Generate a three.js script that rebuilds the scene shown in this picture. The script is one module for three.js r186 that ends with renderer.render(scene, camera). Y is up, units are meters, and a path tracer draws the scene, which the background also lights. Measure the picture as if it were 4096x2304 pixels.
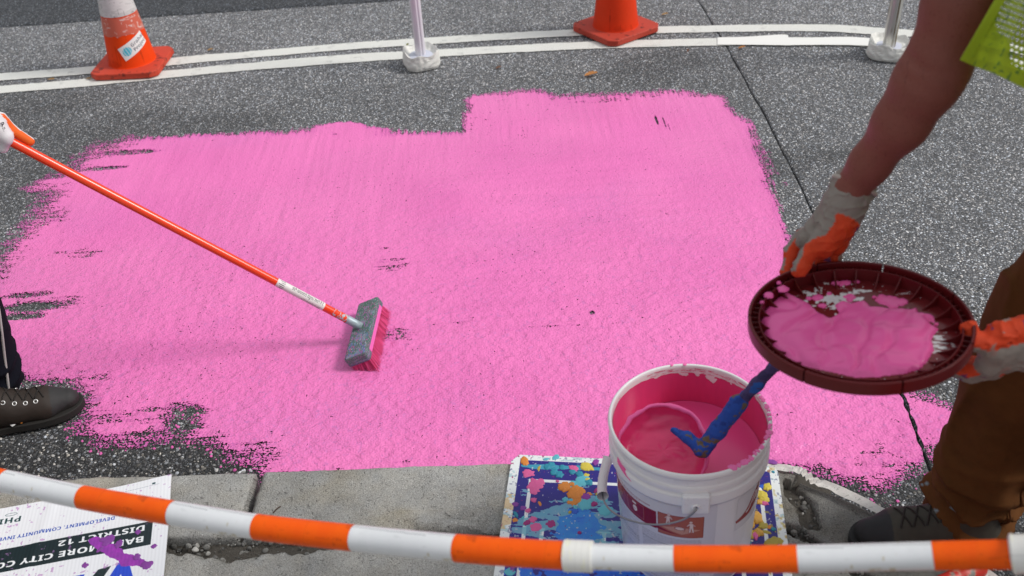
import * as THREE from 'three';
import { mergeGeometries } from 'three/addons/utils/BufferGeometryUtils.js';
import { RoundedBoxGeometry } from 'three/addons/geometries/RoundedBoxGeometry.js';

// ------------------------------------------------------------------ camera, sky, sun, exposure
const scene = new THREE.Scene();
const FOCAL = 3982, PITCH = 36 * Math.PI / 180, ROLL = 3.5 * Math.PI / 180, EYE = 1.8;   // photograph pixels (4096 wide), metres
const camF = new THREE.Vector3(0, -Math.sin(PITCH), -Math.cos(PITCH));
const up0 = new THREE.Vector3(0, Math.cos(PITCH), -Math.sin(PITCH)), right0 = new THREE.Vector3(1, 0, 0);
const camU = up0.clone().multiplyScalar(Math.cos(ROLL)).addScaledVector(right0, Math.sin(ROLL));
const camR = right0.clone().multiplyScalar(Math.cos(ROLL)).addScaledVector(up0, -Math.sin(ROLL));
const camP = new THREE.Vector3(0, EYE, 0);
const camera = new THREE.PerspectiveCamera(2 * Math.atan(1152 / FOCAL) * 180 / Math.PI, 16 / 9, 0.05, 400);
camera.position.copy(camP); camera.up.copy(camU); camera.lookAt(camP.clone().add(camF));
camera.focus = 2.55; camera.userData.fStop = 4.5;
scene.add(camera);

const renderer = new THREE.WebGLRenderer({ antialias: true });
renderer.toneMapping = THREE.LinearToneMapping;
renderer.toneMappingExposure = 1.11;
renderer.shadowMap.enabled = true;

const SUN_DIR = new THREE.Vector3(0.80, 0.80, 0.06).normalize();
const sun = new THREE.DirectionalLight(new THREE.Color(1.0, 0.965, 0.91), 2.1);
sun.position.copy(SUN_DIR).multiplyScalar(12).add(new THREE.Vector3(0, 0, -2.5)); sun.target.position.set(0, 0, -2.5);
sun.castShadow = true; sun.shadow.radius = 30; sun.shadow.mapSize.set(2048, 2048);
Object.assign(sun.shadow.camera, { left: -5, right: 5, top: 5, bottom: -5, near: 1, far: 30 });
scene.add(sun, sun.target);

{ // thin bright overcast, brighter round the veiled sun
  const W = 512, H = 256, d = new Float32Array(W * H * 4), v = new THREE.Vector3();
  for (let j = 0; j < H; j++) for (let i = 0; i < W; i++) {
    const el = ((j + .5) / H - .5) * Math.PI, az = ((i + .5) / W - .5) * 2 * Math.PI;
    v.set(Math.cos(el) * Math.cos(az), Math.sin(el), Math.cos(el) * Math.sin(az));
    const s = Math.max(0, v.y), ang = Math.acos(Math.min(1, v.dot(SUN_DIR)));
    const cl = 1 + .05 * Math.sin(v.x * 5 + v.z * 3) * Math.sin(v.z * 6 - v.y * 4);
    let L = (.32 + .30 * s) * cl;
    L += .8 * Math.exp(-(ang * ang) / (.42 * .42));
    const k = 4 * (j * W + i);
    d[k] = L * .955; d[k + 1] = L * .99; d[k + 2] = L * 1.055; d[k + 3] = 1;
  }
  const sky = new THREE.DataTexture(d, W, H, THREE.RGBAFormat, THREE.FloatType);
  sky.mapping = THREE.EquirectangularReflectionMapping; sky.magFilter = sky.minFilter = THREE.LinearFilter; sky.needsUpdate = true;
  scene.background = sky; scene.environment = sky;
}

// ------------------------------------------------------------------ helpers
const V = (x, y, z) => new THREE.Vector3(x, y, z);
const C = (r, g, b) => new THREE.Color().setRGB(r, g, b);
function mulberry(a) { return () => { a |= 0; a = a + 0x6D2B79F5 | 0; let t = Math.imul(a ^ a >>> 15, 1 | a); t = t + Math.imul(t ^ t >>> 7, 61 | t) ^ t; return ((t ^ t >>> 14) >>> 0) / 4294967296; }; }
const rnd = mulberry(20240611), rr = (a, b) => a + (b - a) * rnd();
const clamp = (x, a = 0, b = 1) => x < a ? a : x > b ? b : x, mix = (a, b, t) => a + (b - a) * t;
const sstep = (a, b, x) => { const t = clamp((x - a) / (b - a)); return t * t * (3 - 2 * t); };
const ray = (x, y) => camF.clone().addScaledVector(camR, (x - 2048) / FOCAL).addScaledVector(camU, -(y - 1152) / FOCAL);
const at = (x, y, depth) => camP.clone().addScaledVector(ray(x, y), depth);                                  // photograph pixel + depth along the view axis
const onY = (x, y, h = 0) => { const d = ray(x, y); return camP.clone().addScaledVector(d, (h - EYE) / d.y); };   // photograph pixel on a level plane
const ih = (x, y, s) => { let h = Math.imul(x, 374761393) + Math.imul(y, 668265263) + Math.imul(s, 1442695041) | 0; h = Math.imul(h ^ h >>> 13, 1274126177); h = Math.imul(h ^ h >>> 15, 2246822519); return ((h ^ h >>> 16) >>> 0) / 4294967296; };
function vn(x, y, s = 0, p = 0) { // value noise, optional period
  let xi = Math.floor(x), yi = Math.floor(y), fx = x - xi, fy = y - yi; fx = fx * fx * (3 - 2 * fx); fy = fy * fy * (3 - 2 * fy);
  let x1 = xi + 1, y1 = yi + 1; if (p) { xi = ((xi % p) + p) % p; x1 = ((x1 % p) + p) % p; yi = ((yi % p) + p) % p; y1 = ((y1 % p) + p) % p; }
  const a = ih(xi, yi, s), b = ih(x1, yi, s), c = ih(xi, y1, s), d = ih(x1, y1, s);
  return a + (b - a) * fx + (c - a + (a - b - c + d) * fx) * fy;
}
function fbm(x, y, o = 4, s = 0, p = 0) { let v = 0, a = .5, n = 0; for (let i = 0; i < o; i++) { v += a * vn(x, y, s + i, p); n += a; a *= .5; x *= 2; y *= 2; p *= 2; } return v / n; }
function vn3(x, y, z, s = 0) { const zi = Math.floor(z); let f = z - zi; f = f * f * (3 - 2 * f); return mix(vn(x, y, s + zi * 57), vn(x, y, s + (zi + 1) * 57), f); }
function fbm3(x, y, z, o = 3, s = 0) { let v = 0, a = .5, n = 0; for (let i = 0; i < o; i++) { v += a * vn3(x, y, z, s + 9 * i); n += a; a *= .5; x *= 2; y *= 2; z *= 2; } return v / n; }
const toS = x => { x = clamp(x); return Math.round(255 * (x <= .0031308 ? 12.92 * x : 1.055 * Math.pow(x, 1 / 2.4) - .055)); };
const S8 = new Uint8Array(4097); for (let i = 0; i <= 4096; i++) S8[i] = toS(i / 4096);
const s8 = x => S8[x <= 0 ? 0 : x >= 1 ? 4096 : (x * 4096) | 0];
function dtex(w, h, data, { srgb = false, repeat = true } = {}) {
  const t = new THREE.DataTexture(data, w, h, THREE.RGBAFormat, THREE.UnsignedByteType);
  t.wrapS = t.wrapT = repeat ? THREE.RepeatWrapping : THREE.ClampToEdgeWrapping; t.magFilter = THREE.LinearFilter; t.minFilter = THREE.LinearMipmapLinearFilter; t.generateMipmaps = true;
  if (srgb) t.colorSpace = THREE.SRGBColorSpace; t.needsUpdate = true; return t;
}
function gray(w, h, fn, repeat = true) { const d = new Uint8Array(w * h * 4); for (let j = 0; j < h; j++) for (let i = 0; i < w; i++) { const v = clamp(fn(i, j)) * 255, k = 4 * (j * w + i); d[k] = d[k + 1] = d[k + 2] = v; d[k + 3] = 255; } return dtex(w, h, d, { repeat }); }
function color(w, h, fn, repeat = true) { const d = new Uint8Array(w * h * 4), o = [0, 0, 0, 1]; for (let j = 0; j < h; j++) for (let i = 0; i < w; i++) { o[3] = 1; fn(i, j, o); const k = 4 * (j * w + i); d[k] = s8(o[0]); d[k + 1] = s8(o[1]); d[k + 2] = s8(o[2]); d[k + 3] = clamp(o[3]) * 255; } return dtex(w, h, d, { srgb: true, repeat }); }
function canvas(w, h, draw) { const c = document.createElement('canvas'); c.width = w; c.height = h; const g = c.getContext('2d'); draw(g, w, h); return c; }
function ctex(c, repeat = false) { const t = new THREE.CanvasTexture(c); t.colorSpace = THREE.SRGBColorSpace; t.wrapS = t.wrapT = repeat ? THREE.RepeatWrapping : THREE.ClampToEdgeWrapping; return t; }
const std = (o) => new THREE.MeshStandardMaterial({ roughness: .7, metalness: 0, ...o });
const phys = (o) => new THREE.MeshPhysicalMaterial({ roughness: .5, metalness: 0, ...o });

const used = {};
const numbered = n => { if (!(n in used)) { used[n] = 0; return n; } used[n]++; return n + '_' + String(used[n]).padStart(3, '0'); };
function geo(pos, ind, uv, col) { const g = new THREE.BufferGeometry(); g.setAttribute('position', new THREE.Float32BufferAttribute(pos, 3)); if (uv) g.setAttribute('uv', new THREE.Float32BufferAttribute(uv, 2)); if (col) g.setAttribute('color', new THREE.Float32BufferAttribute(col, 3)); g.setIndex(ind); g.computeVertexNormals(); return g; }
function mesh(name, g, m, parent) { const o = new THREE.Mesh(g, m); o.name = parent && parent !== scene ? name : numbered(name); o.castShadow = o.receiveShadow = true; (parent || scene).add(o); return o; }
function tag(o, label, category, group) { o.userData.label = label; o.userData.category = category; if (group) o.userData.group = group; return o; }
function thing(name, label, category, pos = V(0, 0, 0), group) { const o = new THREE.Group(); o.name = numbered(name); o.position.copy(pos); scene.add(o); return tag(o, label, category, group); }
function struct(name, g, m) { const o = mesh(name, g, m, scene); o.userData.kind = 'structure'; return o; }
const tube = (pts, r, seg = 40, rad = 12, closed = false) => new THREE.TubeGeometry(new THREE.CatmullRomCurve3(pts, closed, 'centripetal'), seg, r, rad, closed);
// merges plain geometries (position, normal, uv only)
function merge(list) { return mergeGeometries(list.map(g => { const n = g.index ? g.toNonIndexed() : g; for (const k of Object.keys(n.attributes)) if (!['position', 'normal', 'uv'].includes(k)) n.deleteAttribute(k); if (!n.attributes.uv) n.setAttribute('uv', new THREE.Float32BufferAttribute(new Float32Array(n.attributes.position.count * 2), 2)); return n; })); }

// signed distance fields meshed with surface nets
function capsDist(list) { // list of [A, B, ra, rb]
  const n = list.length, D = new Float64Array(n * 9);
  list.forEach(([a, b, ra, rb = ra], i) => { const dx = b.x - a.x, dy = b.y - a.y, dz = b.z - a.z; D.set([a.x, a.y, a.z, dx, dy, dz, 1 / Math.max(1e-9, dx * dx + dy * dy + dz * dz), ra, rb], i * 9); });
  return (x, y, z, k, out) => {
    let r = 1e3, best = 1e3, id = 0;
    for (let i = 0, o = 0; i < n; i++, o += 9) {
      const px = x - D[o], py = y - D[o + 1], pz = z - D[o + 2];
      let t = (px * D[o + 3] + py * D[o + 4] + pz * D[o + 5]) * D[o + 6]; t = t < 0 ? 0 : t > 1 ? 1 : t;
      const ex = px - t * D[o + 3], ey = py - t * D[o + 4], ez = pz - t * D[o + 5];
      const d = Math.sqrt(ex * ex + ey * ey + ez * ez) - D[o + 7] - t * (D[o + 8] - D[o + 7]);
      if (d < best) { best = d; id = i; }
      const h = Math.max(k - Math.abs(r - d), 0) / k; r = Math.min(r, d) - h * h * k * .25;
    }
    if (out) out.id = id;
    return r;
  };
}
function meshSDF(f, mn, mx, cell, colorOf) {
  const nx = Math.ceil((mx.x - mn.x) / cell) + 1, ny = Math.ceil((mx.y - mn.y) / cell) + 1, nz = Math.ceil((mx.z - mn.z) / cell) + 1, sy = nx, sz = nx * ny;
  const D = new Float32Array(nx * ny * nz), I = new Int32Array(nx * ny * nz).fill(-1), pos = [], nor = [], ind = [], col = colorOf ? [] : null;
  let q = 0; for (let k = 0; k < nz; k++) for (let j = 0; j < ny; j++) for (let i = 0; i < nx; i++) D[q++] = f(mn.x + i * cell, mn.y + j * cell, mn.z + k * cell);
  const off = [0, 1, sy, sy + 1, sz, sz + 1, sz + sy, sz + sy + 1], E = [[0, 1], [2, 3], [4, 5], [6, 7], [0, 2], [1, 3], [4, 6], [5, 7], [0, 4], [1, 5], [2, 6], [3, 7]];
  for (let k = 0; k < nz - 1; k++) for (let j = 0; j < ny - 1; j++) for (let i = 0; i < nx - 1; i++) {
    const b = i + j * sy + k * sz; let m = 0; for (let c = 0; c < 8; c++) if (D[b + off[c]] < 0) m |= 1 << c;
    if (m === 0 || m === 255) continue;
    let x = 0, y = 0, z = 0, n = 0;
    for (const [p, r] of E) { const a = D[b + off[p]], c = D[b + off[r]]; if (a < 0 === c < 0) continue; const t = a / (a - c); x += mix(p & 1, r & 1, t); y += mix(p >> 1 & 1, r >> 1 & 1, t); z += mix(p >> 2, r >> 2, t); n++; }
    x = mn.x + (i + x / n) * cell; y = mn.y + (j + y / n) * cell; z = mn.z + (k + z / n) * cell;
    const e = cell * .6; let gx = f(x + e, y, z) - f(x - e, y, z), gy = f(x, y + e, z) - f(x, y - e, z), gz = f(x, y, z + e) - f(x, y, z - e); const l = Math.hypot(gx, gy, gz) || 1; gx /= l; gy /= l; gz /= l;
    I[b] = pos.length / 3; pos.push(x, y, z); nor.push(gx, gy, gz); if (col) col.push(...colorOf(x, y, z, gx, gy, gz));
  }
  for (let k = 1; k < nz - 1; k++) for (let j = 1; j < ny - 1; j++) for (let i = 1; i < nx - 1; i++) {
    const b = i + j * sy + k * sz, s = D[b] < 0;
    const quad = (a, c, d, e, fl) => { if (a < 0 || c < 0 || d < 0 || e < 0) return; fl ? ind.push(a, c, d, a, d, e) : ind.push(a, d, c, a, e, d); };
    if (s !== D[b + 1] < 0) quad(I[b], I[b - sy], I[b - sy - sz], I[b - sz], !s);
    if (s !== D[b + sy] < 0) quad(I[b], I[b - sz], I[b - sz - 1], I[b - 1], !s);
    if (s !== D[b + sz] < 0) quad(I[b], I[b - 1], I[b - 1 - sy], I[b - sy], !s);
  }
  // fix winding from the gradient normals
  for (let t = 0; t < ind.length; t += 3) {
    const [a, b, c] = [ind[t] * 3, ind[t + 1] * 3, ind[t + 2] * 3], ux = pos[b] - pos[a], uy = pos[b + 1] - pos[a + 1], uz = pos[b + 2] - pos[a + 2], wx = pos[c] - pos[a], wy = pos[c + 1] - pos[a + 1], wz = pos[c + 2] - pos[a + 2];
    if ((uy * wz - uz * wy) * nor[a] + (uz * wx - ux * wz) * nor[a + 1] + (ux * wy - uy * wx) * nor[a + 2] < 0) { const s = ind[t + 1]; ind[t + 1] = ind[t + 2]; ind[t + 2] = s; }
  }
  const g = new THREE.BufferGeometry(); g.setAttribute('position', new THREE.Float32BufferAttribute(pos, 3)); g.setAttribute('normal', new THREE.Float32BufferAttribute(nor, 3));
  const uv = new Float32Array(pos.length / 3 * 2); for (let i = 0; i < pos.length / 3; i++) { uv[2 * i] = pos[3 * i] + pos[3 * i + 2] * .7; uv[2 * i + 1] = pos[3 * i + 1] + pos[3 * i + 2] * .3; }
  g.setAttribute('uv', new THREE.Float32BufferAttribute(uv, 2)); if (col) g.setAttribute('color', new THREE.Float32BufferAttribute(col, 3)); g.setIndex(ind); return g;
}
function boundsOf(list, pad = .03) { const mn = V(1e3, 1e3, 1e3), mx = V(-1e3, -1e3, -1e3); for (const [a, b, ra, rb = ra] of list) { const r = Math.max(ra, rb) + pad; for (const p of [a, b]) { mn.min(p.clone().subScalar(r)); mx.max(p.clone().addScalar(r)); } } return [mn, mx]; }
function fromCaps(list, k, cell, { disp, colorOf } = {}) {
  const d = capsDist(list), [mn, mx] = boundsOf(list), out = { id: 0 };
  const f = disp ? (x, y, z) => { const v = d(x, y, z, k); return v < .04 ? v + disp(x, y, z) : v; } : (x, y, z) => d(x, y, z, k);
  return meshSDF(f, mn, mx, cell, colorOf && ((x, y, z) => { d(x, y, z, k, out); const id = out.id, e = .004; let nx = d(x + e, y, z, k) - d(x - e, y, z, k), ny = d(x, y + e, z, k) - d(x, y - e, z, k), nz = d(x, y, z + e, k) - d(x, y, z - e, k); const l = Math.hypot(nx, ny, nz) || 1; return colorOf(id, x, y, z, nx / l, ny / l, nz / l); }));
}
const chain = (pts, mk = true) => { const o = []; for (let i = 1; i < pts.length; i++) o.push([pts[i - 1][0], pts[i][0], pts[i - 1][1], pts[i][1]]); return o; };   // [[V, r], ...]

// ------------------------------------------------------------------ asphalt
const AT = 2048, ATILE = 2.2, AH = new Float32Array(AT * AT);
const asphaltData = new Uint8Array(AT * AT * 4), asphaltBump = new Uint8Array(AT * AT * 4);
{
  const N = 360, cw = AT / N, cx = new Float32Array(N * N), cy = new Float32Array(N * N), cr = new Float32Array(N * N), ca = new Float32Array(N * N), cb = new Float32Array(N * N), tone = new Float32Array(N * N * 3);
  const R = mulberry(77);
  for (let i = 0; i < N * N; i++) {
    cx[i] = .1 + .8 * R(); cy[i] = .1 + .8 * R(); cr[i] = .20 + .36 * R(); const th = R() * Math.PI, el = 1 + .9 * R(); ca[i] = Math.cos(th); cb[i] = Math.sin(th); cr[i] *= 1; tone[i * 3] = 0;
    const p = R(); let b = p < .27 ? .04 + .06 * R() : p < .64 ? .13 + .14 * R() : p < .87 ? .29 + .22 * R() : .54 + .36 * R();
    const w = (R() - .45) * .14; tone[i * 3] = b * (1 + w); tone[i * 3 + 1] = b; tone[i * 3 + 2] = b * (1 - w * 1.2) * 1.015;
    if (el > 1.6) cr[i] *= 1.12;
  }
  for (let j = 0; j < AT; j++) for (let i = 0; i < AT; i++) {
    const gx = i / cw, gy = j / cw, ix = Math.floor(gx), iy = Math.floor(gy); let best = 9, bi = 0;
    for (let b = -1; b < 2; b++) for (let a = -1; a < 2; a++) {
      const id = ((iy + b + N) % N) * N + (ix + a + N) % N, dx = gx - (ix + a) - cx[id], dy = gy - (iy + b) - cy[id];
      const u = dx * ca[id] + dy * cb[id], v = -dx * cb[id] + dy * ca[id], q = Math.max(Math.abs(u) * .8 + Math.abs(v) * .55, Math.hypot(u * .8, v * 1.25)) / cr[id];
      if (q < best) { best = q; bi = id; }
    }
    const k = j * AT + i, n = ih(i, j, 5), m = fbm(gx * .5, gy * .5, 2, 9, N / 2);
    const cov = sstep(1.12, .86, best), sand = .045 + .12 * n * n + .03 * m;
    const g = .82 + .36 * ih(i >> 1, j >> 1, 8);
    AH[k] = clamp(cov * (1 - .35 * best * best) * .8 + .2 * n * (1 - cov) + .15 * (m - .5));
    asphaltData[4 * k] = s8(mix(sand, tone[bi * 3] * g, cov)); asphaltData[4 * k + 1] = s8(mix(sand, tone[bi * 3 + 1] * g, cov)); asphaltData[4 * k + 2] = s8(mix(sand * 1.03, tone[bi * 3 + 2] * g, cov)); asphaltData[4 * k + 3] = 255;
    asphaltBump[4 * k] = asphaltBump[4 * k + 1] = asphaltBump[4 * k + 2] = AH[k] * 255; asphaltBump[4 * k + 3] = 255;
  }
}
const asphaltTex = dtex(AT, AT, asphaltData, { srgb: true }), asphaltBumpTex = dtex(AT, AT, asphaltBump);
const stoneH = (x, z) => { let u = x / ATILE, v = z / ATILE; u -= Math.floor(u); v -= Math.floor(v); return AH[(Math.min(AT - 1, v * AT | 0)) * AT + Math.min(AT - 1, u * AT | 0)]; };
const asphalt = std({ map: asphaltTex, bumpMap: asphaltBumpTex, bumpScale: .0035, roughness: .88, vertexColors: true });

const seamX = z => 1.012 + .02 * Math.sin(z * 1.3) + .010 * (fbm(z * 7, 3.1, 3, 4) - .5) + (z > -2 ? -.06 * (z + 2) : 0);
const kerbLineZ = x => x < .3 ? -1.628 + (x + .05) * .035 : -1.60 + (x - .3) * .4;   // road-side line of the kerb, near enough for stains
{ // the road: one sheet out to the horizon, with the open joint between two paving passes as a real groove
  const xs = []; for (let x = -90; x < -4.2; x += 14) xs.push(x); for (let x = -4.2; x < .9; x += .05) xs.push(x);
  const right = []; for (let x = 1.14; x < 4.2; x += .05) right.push(x); for (let x = 4.2; x < 95; x += 14) right.push(x);
  const zs = []; for (let z = -160; z < -8; z += 19) zs.push(z); for (let z = -8; z < -1.0; z += .04) zs.push(z); for (let z = -1; z < 60; z += 12) zs.push(z);
  const pos = [], uv = [], col = [], ind = [];
  const nC = xs.length + 6 + right.length;
  for (const z of zs) {
    const s = seamX(clamp(z, -8, -1)), g = .0026 + .0034 * vn(z * 14, 2, 3);
    const cols = [...xs.map(x => [x, 0]), [s - .02, 0], [s - g, -.001], [s - g * .6, -.009], [s + g * .6, -.009], [s + g, -.001], [s + .02, 0], ...right.map(x => [x, 0])];
    for (const [x, y] of cols) {
      pos.push(x, y, z); uv.push(x / ATILE, z / ATILE);
      // wear and staining of the surface: pale polished lanes, darker sealed gutter with a ragged outline, patches
      let t = 1.13 + .40 * (fbm(x * 1.1 + 4, z * 1.1, 4, 21) - .5) + .16 * (fbm(x * 5, z * 5, 3, 31) - .5);
      const gut = kerbLineZ(x) - z + .16 * (fbm(x * 3, z * 3, 4, 41) - .5);
      if (x < .55) t *= mix(.26, 1, sstep(.14, .58, gut)); else t *= mix(.36, 1, sstep(.08, .5, gut));
      t *= 1 - .30 * sstep(.50, .66, fbm(x * 1.6 + 2, z * 2.2 + 5, 4, 43)) * (z > -4.25 ? 1 : .3); t *= mix(1, .86, sstep(-4.1, -4.3, z) * 0 + sstep(-4.3, -3.9, z));
      if (y < -.005) t *= .3;
      col.push(t * .99, t, t * 1.02);
    }
  }
  for (let j = 0; j + 1 < zs.length; j++) for (let i = 0; i + 1 < nC; i++) { const a = j * nC + i; ind.push(a, a + nC, a + 1, a + 1, a + nC, a + nC + 1); }
  struct('road', geo(pos, ind, uv, col), asphalt);
}
{ // newer, darker resurfaced lane, laid a little proud, with a ragged edge
  const pos = [], uv = [], col = [], ind = [], rows = [-.012, 0, .03, .12, .4, 1, 2, 4, 12, 60, 150]; let n = 0;
  const xs = []; xs.push(-90, -40, -15, -8); for (let x = -5; x < 5; x += .03) xs.push(x); xs.push(8, 15, 40, 90);
  for (const x of xs) { const e = -5.035 - .02 * (x + 2.5) - .02 * (fbm(x * 6, 1.7, 4, 51) - .5); rows.forEach((r, k) => { pos.push(x, k === 0 ? .0005 : .008, e - r); uv.push(x / ATILE + .37, (e - r) / ATILE + .21); const t = .36 + .10 * (fbm(x * 2, r * 2, 3, 61) - .5); col.push(t * .93, t, t * 1.10); }); n++; }
  const K = rows.length; for (let i = 0; i + 1 < n; i++) for (let k = 0; k + 1 < K; k++) { const a = i * K + k; ind.push(a, a + K, a + 1, a + 1, a + K, a + K + 1); }
  struct('dark_road_lane', geo(pos, ind, uv, col), asphalt);
}
// ------------------------------------------------------------------ white lane lines (top and bottom edges read in the photograph, laid on the road)
const lineTex = color(512, 512, (i, j, o) => { const n = fbm(i / 30, j / 30, 4, 71, 17), f = ih(i, j, 72); const t = .86 - .08 * f * f - .16 * sstep(.62, .82, n); o[0] = t; o[1] = t * .995; o[2] = t * .93; });
const lineMat = std({ map: lineTex, roughness: .62, bumpMap: asphaltBumpTex, bumpScale: .0012 });
function ribbon(name, top, bot, y, m, step = .012, rag = .004) {
  const up = t => t.map(([x, yy]) => onY(x, yy, y)), A = new THREE.CatmullRomCurve3(up(top)), B = new THREE.CatmullRomCurve3(up(bot)), L = A.getLength(), n = Math.ceil(L / step), pos = [], uv = [], ind = [];
  for (let i = 0; i <= n; i++) { const a = A.getPointAt(i / n), b = B.getPointAt(i / n), d = b.clone().sub(a).normalize(); a.addScaledVector(d, rag * (vn(i * .9, 1, 6) - .5) + rag * 1.5 * (vn(i * .12, 7, 6) - .5)); b.addScaledVector(d, rag * (vn(i * .9, 5, 6) - .5) + rag * 1.5 * (vn(i * .12, 9, 6) - .5)); for (let k = 0; k < 5; k++) { const p = a.clone().lerp(b, k / 4); pos.push(p.x, y, p.z); uv.push(p.x / .6, p.z / .6); } }
  for (let i = 0; i < n; i++) for (let k = 0; k < 4; k++) { const a = i * 5 + k; ind.push(a, a + 1, a + 5, a + 1, a + 6, a + 5); }
  return struct(name, geo(pos, ind, uv), m);
}
ribbon('lane_line', [[-900, 375], [-300, 322], [0, 294], [400, 262], [700, 229], [1024, 203], [1400, 171], [1748, 148], [2302, 117], [2800, 102], [3300, 98], [3500, 109], [3660, 121], [4000, 165], [4500, 300]],
  [[-900, 408], [-300, 352], [0, 323], [400, 291], [700, 259], [1024, 229], [1400, 198], [1748, 175], [2302, 144], [2800, 129], [3300, 126], [3500, 138], [3660, 148], [3990, 195], [4470, 335]], .004, lineMat);
ribbon('lane_line', [[-900, 432], [-300, 378], [0, 345], [400, 310], [700, 279], [1024, 249], [1400, 217], [1748, 198], [2302, 168], [2800, 154], [3300, 149], [3500, 158], [3660, 171], [3980, 215], [4440, 360]],
  [[-900, 465], [-300, 408], [0, 374], [400, 340], [700, 308], [1024, 279], [1400, 250], [1748, 227], [2302, 198], [2800, 183], [3300, 180], [3500, 189], [3660, 202], [3960, 250], [4400, 400]], .004, lineMat);
// torn end of a strip of tape on the nearer line
ribbon('line_tape', [[2870, 149], [2990, 146], [3150, 139], [3155, 149], [3400, 147], [3480, 152]], [[2870, 178], [2990, 179], [3150, 181], [3155, 181], [3400, 180], [3480, 184]], .0075, std({ color: C(.83, .82, .78), roughness: .5 }), .012, .002);

// ------------------------------------------------------------------ wet pink paint
let paintCover;
const PX0 = -2.45, PX1 = 1.5, PZ0 = -4.15, PZ1 = -1.42;
{
  const K = 4096 / 2576, poly = [[225, 378], [330, 356], [420, 349], [510, 341], [690, 336], [800, 334], [1000, 338], [1160, 334], [1166, 290], [1190, 256], [1235, 241], [1330, 230], [1372, 234], [1400, 243], [1600, 241], [1720, 247], [1760, 263], [1812, 256], [1850, 288], [1888, 312], [1905, 370], [1935, 450], [1958, 530], [1976, 620], [2000, 690], [2080, 810], [2190, 930], [2290, 985], [2390, 1040], [2400, 1090], [2345, 1130], [2325, 1170], [2265, 1200], [2205, 1235], [2130, 1212], [2060, 1192], [1940, 1176], [1900, 1230], [1500, 1225], [1000, 1215], [665, 1210], [655, 1160], [585, 1148], [530, 1110], [478, 1100], [505, 1040], [440, 1030], [420, 1092], [262, 1106], [222, 1082], [235, 1020], [190, 965], [100, 960], [30, 930], [-80, 905], [-150, 830], [-90, 740], [-10, 690], [20, 640], [60, 590], [110, 520], [150, 490], [195, 420]].map(([x, y]) => onY(x * K, y * K, 0)).map(p => [p.x, p.z]);
  const mod = [ // [cx, cy, rx, ry, amount] in the same picture units: bare streaks (negative) and stray dabs (positive)
    [70, 745, 90, 12, -.10], [80, 775, 110, 14, -.20], [60, 800, 80, 10, -.18], [150, 760, 60, 10, -.06], [280, 425, 75, 6, -.12], [330, 386, 120, 9, -.095], [300, 365, 90, 8, -.05], [120, 550, 50, 12, -.07], [200, 640, 80, 8, -.035],
    [860, 318, 70, 14, .13], [950, 328, 90, 12, .05], [100, 466, 75, 24, .12], [60, 480, 60, 10, .06], [1200, 250, 40, 14, .06], [1700, 232, 120, 14, .05], [1780, 250, 60, 16, .07],
    [1652, 305, 5, 20, -.14], [1672, 312, 4, 24, -.16], [1684, 322, 4, 16, -.12], [1500, 257, 60, 4, -.08],
    [985, 845, 60, 16, -.075], [1040, 860, 70, 10, -.045], [1380, 825, 110, 9, -.05], [1290, 835, 60, 8, -.05], [1490, 790, 14, 9, -.12], [985, 668, 55, 18, -.045], [1180, 815, 60, 14, -.02], [960, 632, 26, 10, -.03],
    [235, 965, 60, 16, -.07], [150, 945, 60, 20, -.05], [330, 1055, 70, 12, -.08], [470, 1045, 40, 26, -.14], [380, 1045, 60, 12, -.07], [600, 1135, 90, 22, -.07], [640, 1160, 60, 14, -.10], [560, 1110, 60, 20, -.04], [720, 1120, 80, 30, -.02], [1000, 1163, 40, 5, -.06],
    [240, 1085, 80, 10, .02], [160, 1060, 70, 40, .035], [330, 1120, 140, 14, .03],
    [2230, 1120, 110, 60, -.035], [2330, 1060, 80, 46, -.05], [2250, 1190, 100, 22, -.06], [2120, 1190, 90, 16, -.045], [2200, 1050, 120, 40, -.018], [2400, 1080, 70, 60, .04], [2010, 480, 40, 90, .03], [1960, 600, 40, 70, .03], [560, 480, 60, 10, -.01],
  ].map(([x, y, rx, ry, a]) => { const c = onY(x * K, y * K, 0), e = onY((x + rx) * K, y * K, 0), d = onY(x * K, (y + ry) * K, 0); const w = a < 0 && a > -.085 ? .62 : 1; return [c.x, c.z, w / c.distanceTo(e), w * (w < 1 ? .75 : 1) / c.distanceTo(d), a]; });
  const N = 640, sd = new Float32Array(N * N);
  for (let j = 0; j < N; j++) for (let i = 0; i < N; i++) {
    const x = mix(PX0, PX1, i / (N - 1)), z = mix(PZ0, PZ1, j / (N - 1)); let d = 9, ins = false;
    for (let k = 0, l = poly.length - 1; k < poly.length; l = k++) {
      const [ax, az] = poly[l], [bx, bz] = poly[k], ex = bx - ax, ez = bz - az, t = clamp(((x - ax) * ex + (z - az) * ez) / (ex * ex + ez * ez)), q = Math.hypot(x - ax - t * ex, z - az - t * ez); if (q < d) d = q;
      if ((az > z) !== (bz > z) && x < (bx - ax) * (z - az) / (bz - az) + ax) ins = !ins;
    }
    let v = Math.min(ins ? d : -d, .16); 
    for (const [cx, cz, ix, iz, a] of mod) { const u = (x - cx) * ix, w = (z - cz) * iz, q = u * u + w * w; if (q < 4) { const g = Math.exp(-q * 1.2); if (a > 0) v += a * g; else { const T = a > -.085 ? .047 + a * .40 : .050 + a * .62; v = mix(v, Math.min(v, T), Math.min(1, g * 1.25)); } } }
    sd[j * N + i] = v;
  }
  const at2 = (u, v) => { const x = u * (N - 1), y = v * (N - 1), i = Math.min(N - 2, x | 0), j = Math.min(N - 2, y | 0), a = x - i, b = y - j, k = j * N + i; return mix(mix(sd[k], sd[k + 1], a), mix(sd[k + N], sd[k + N + 1], a), b); };
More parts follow.
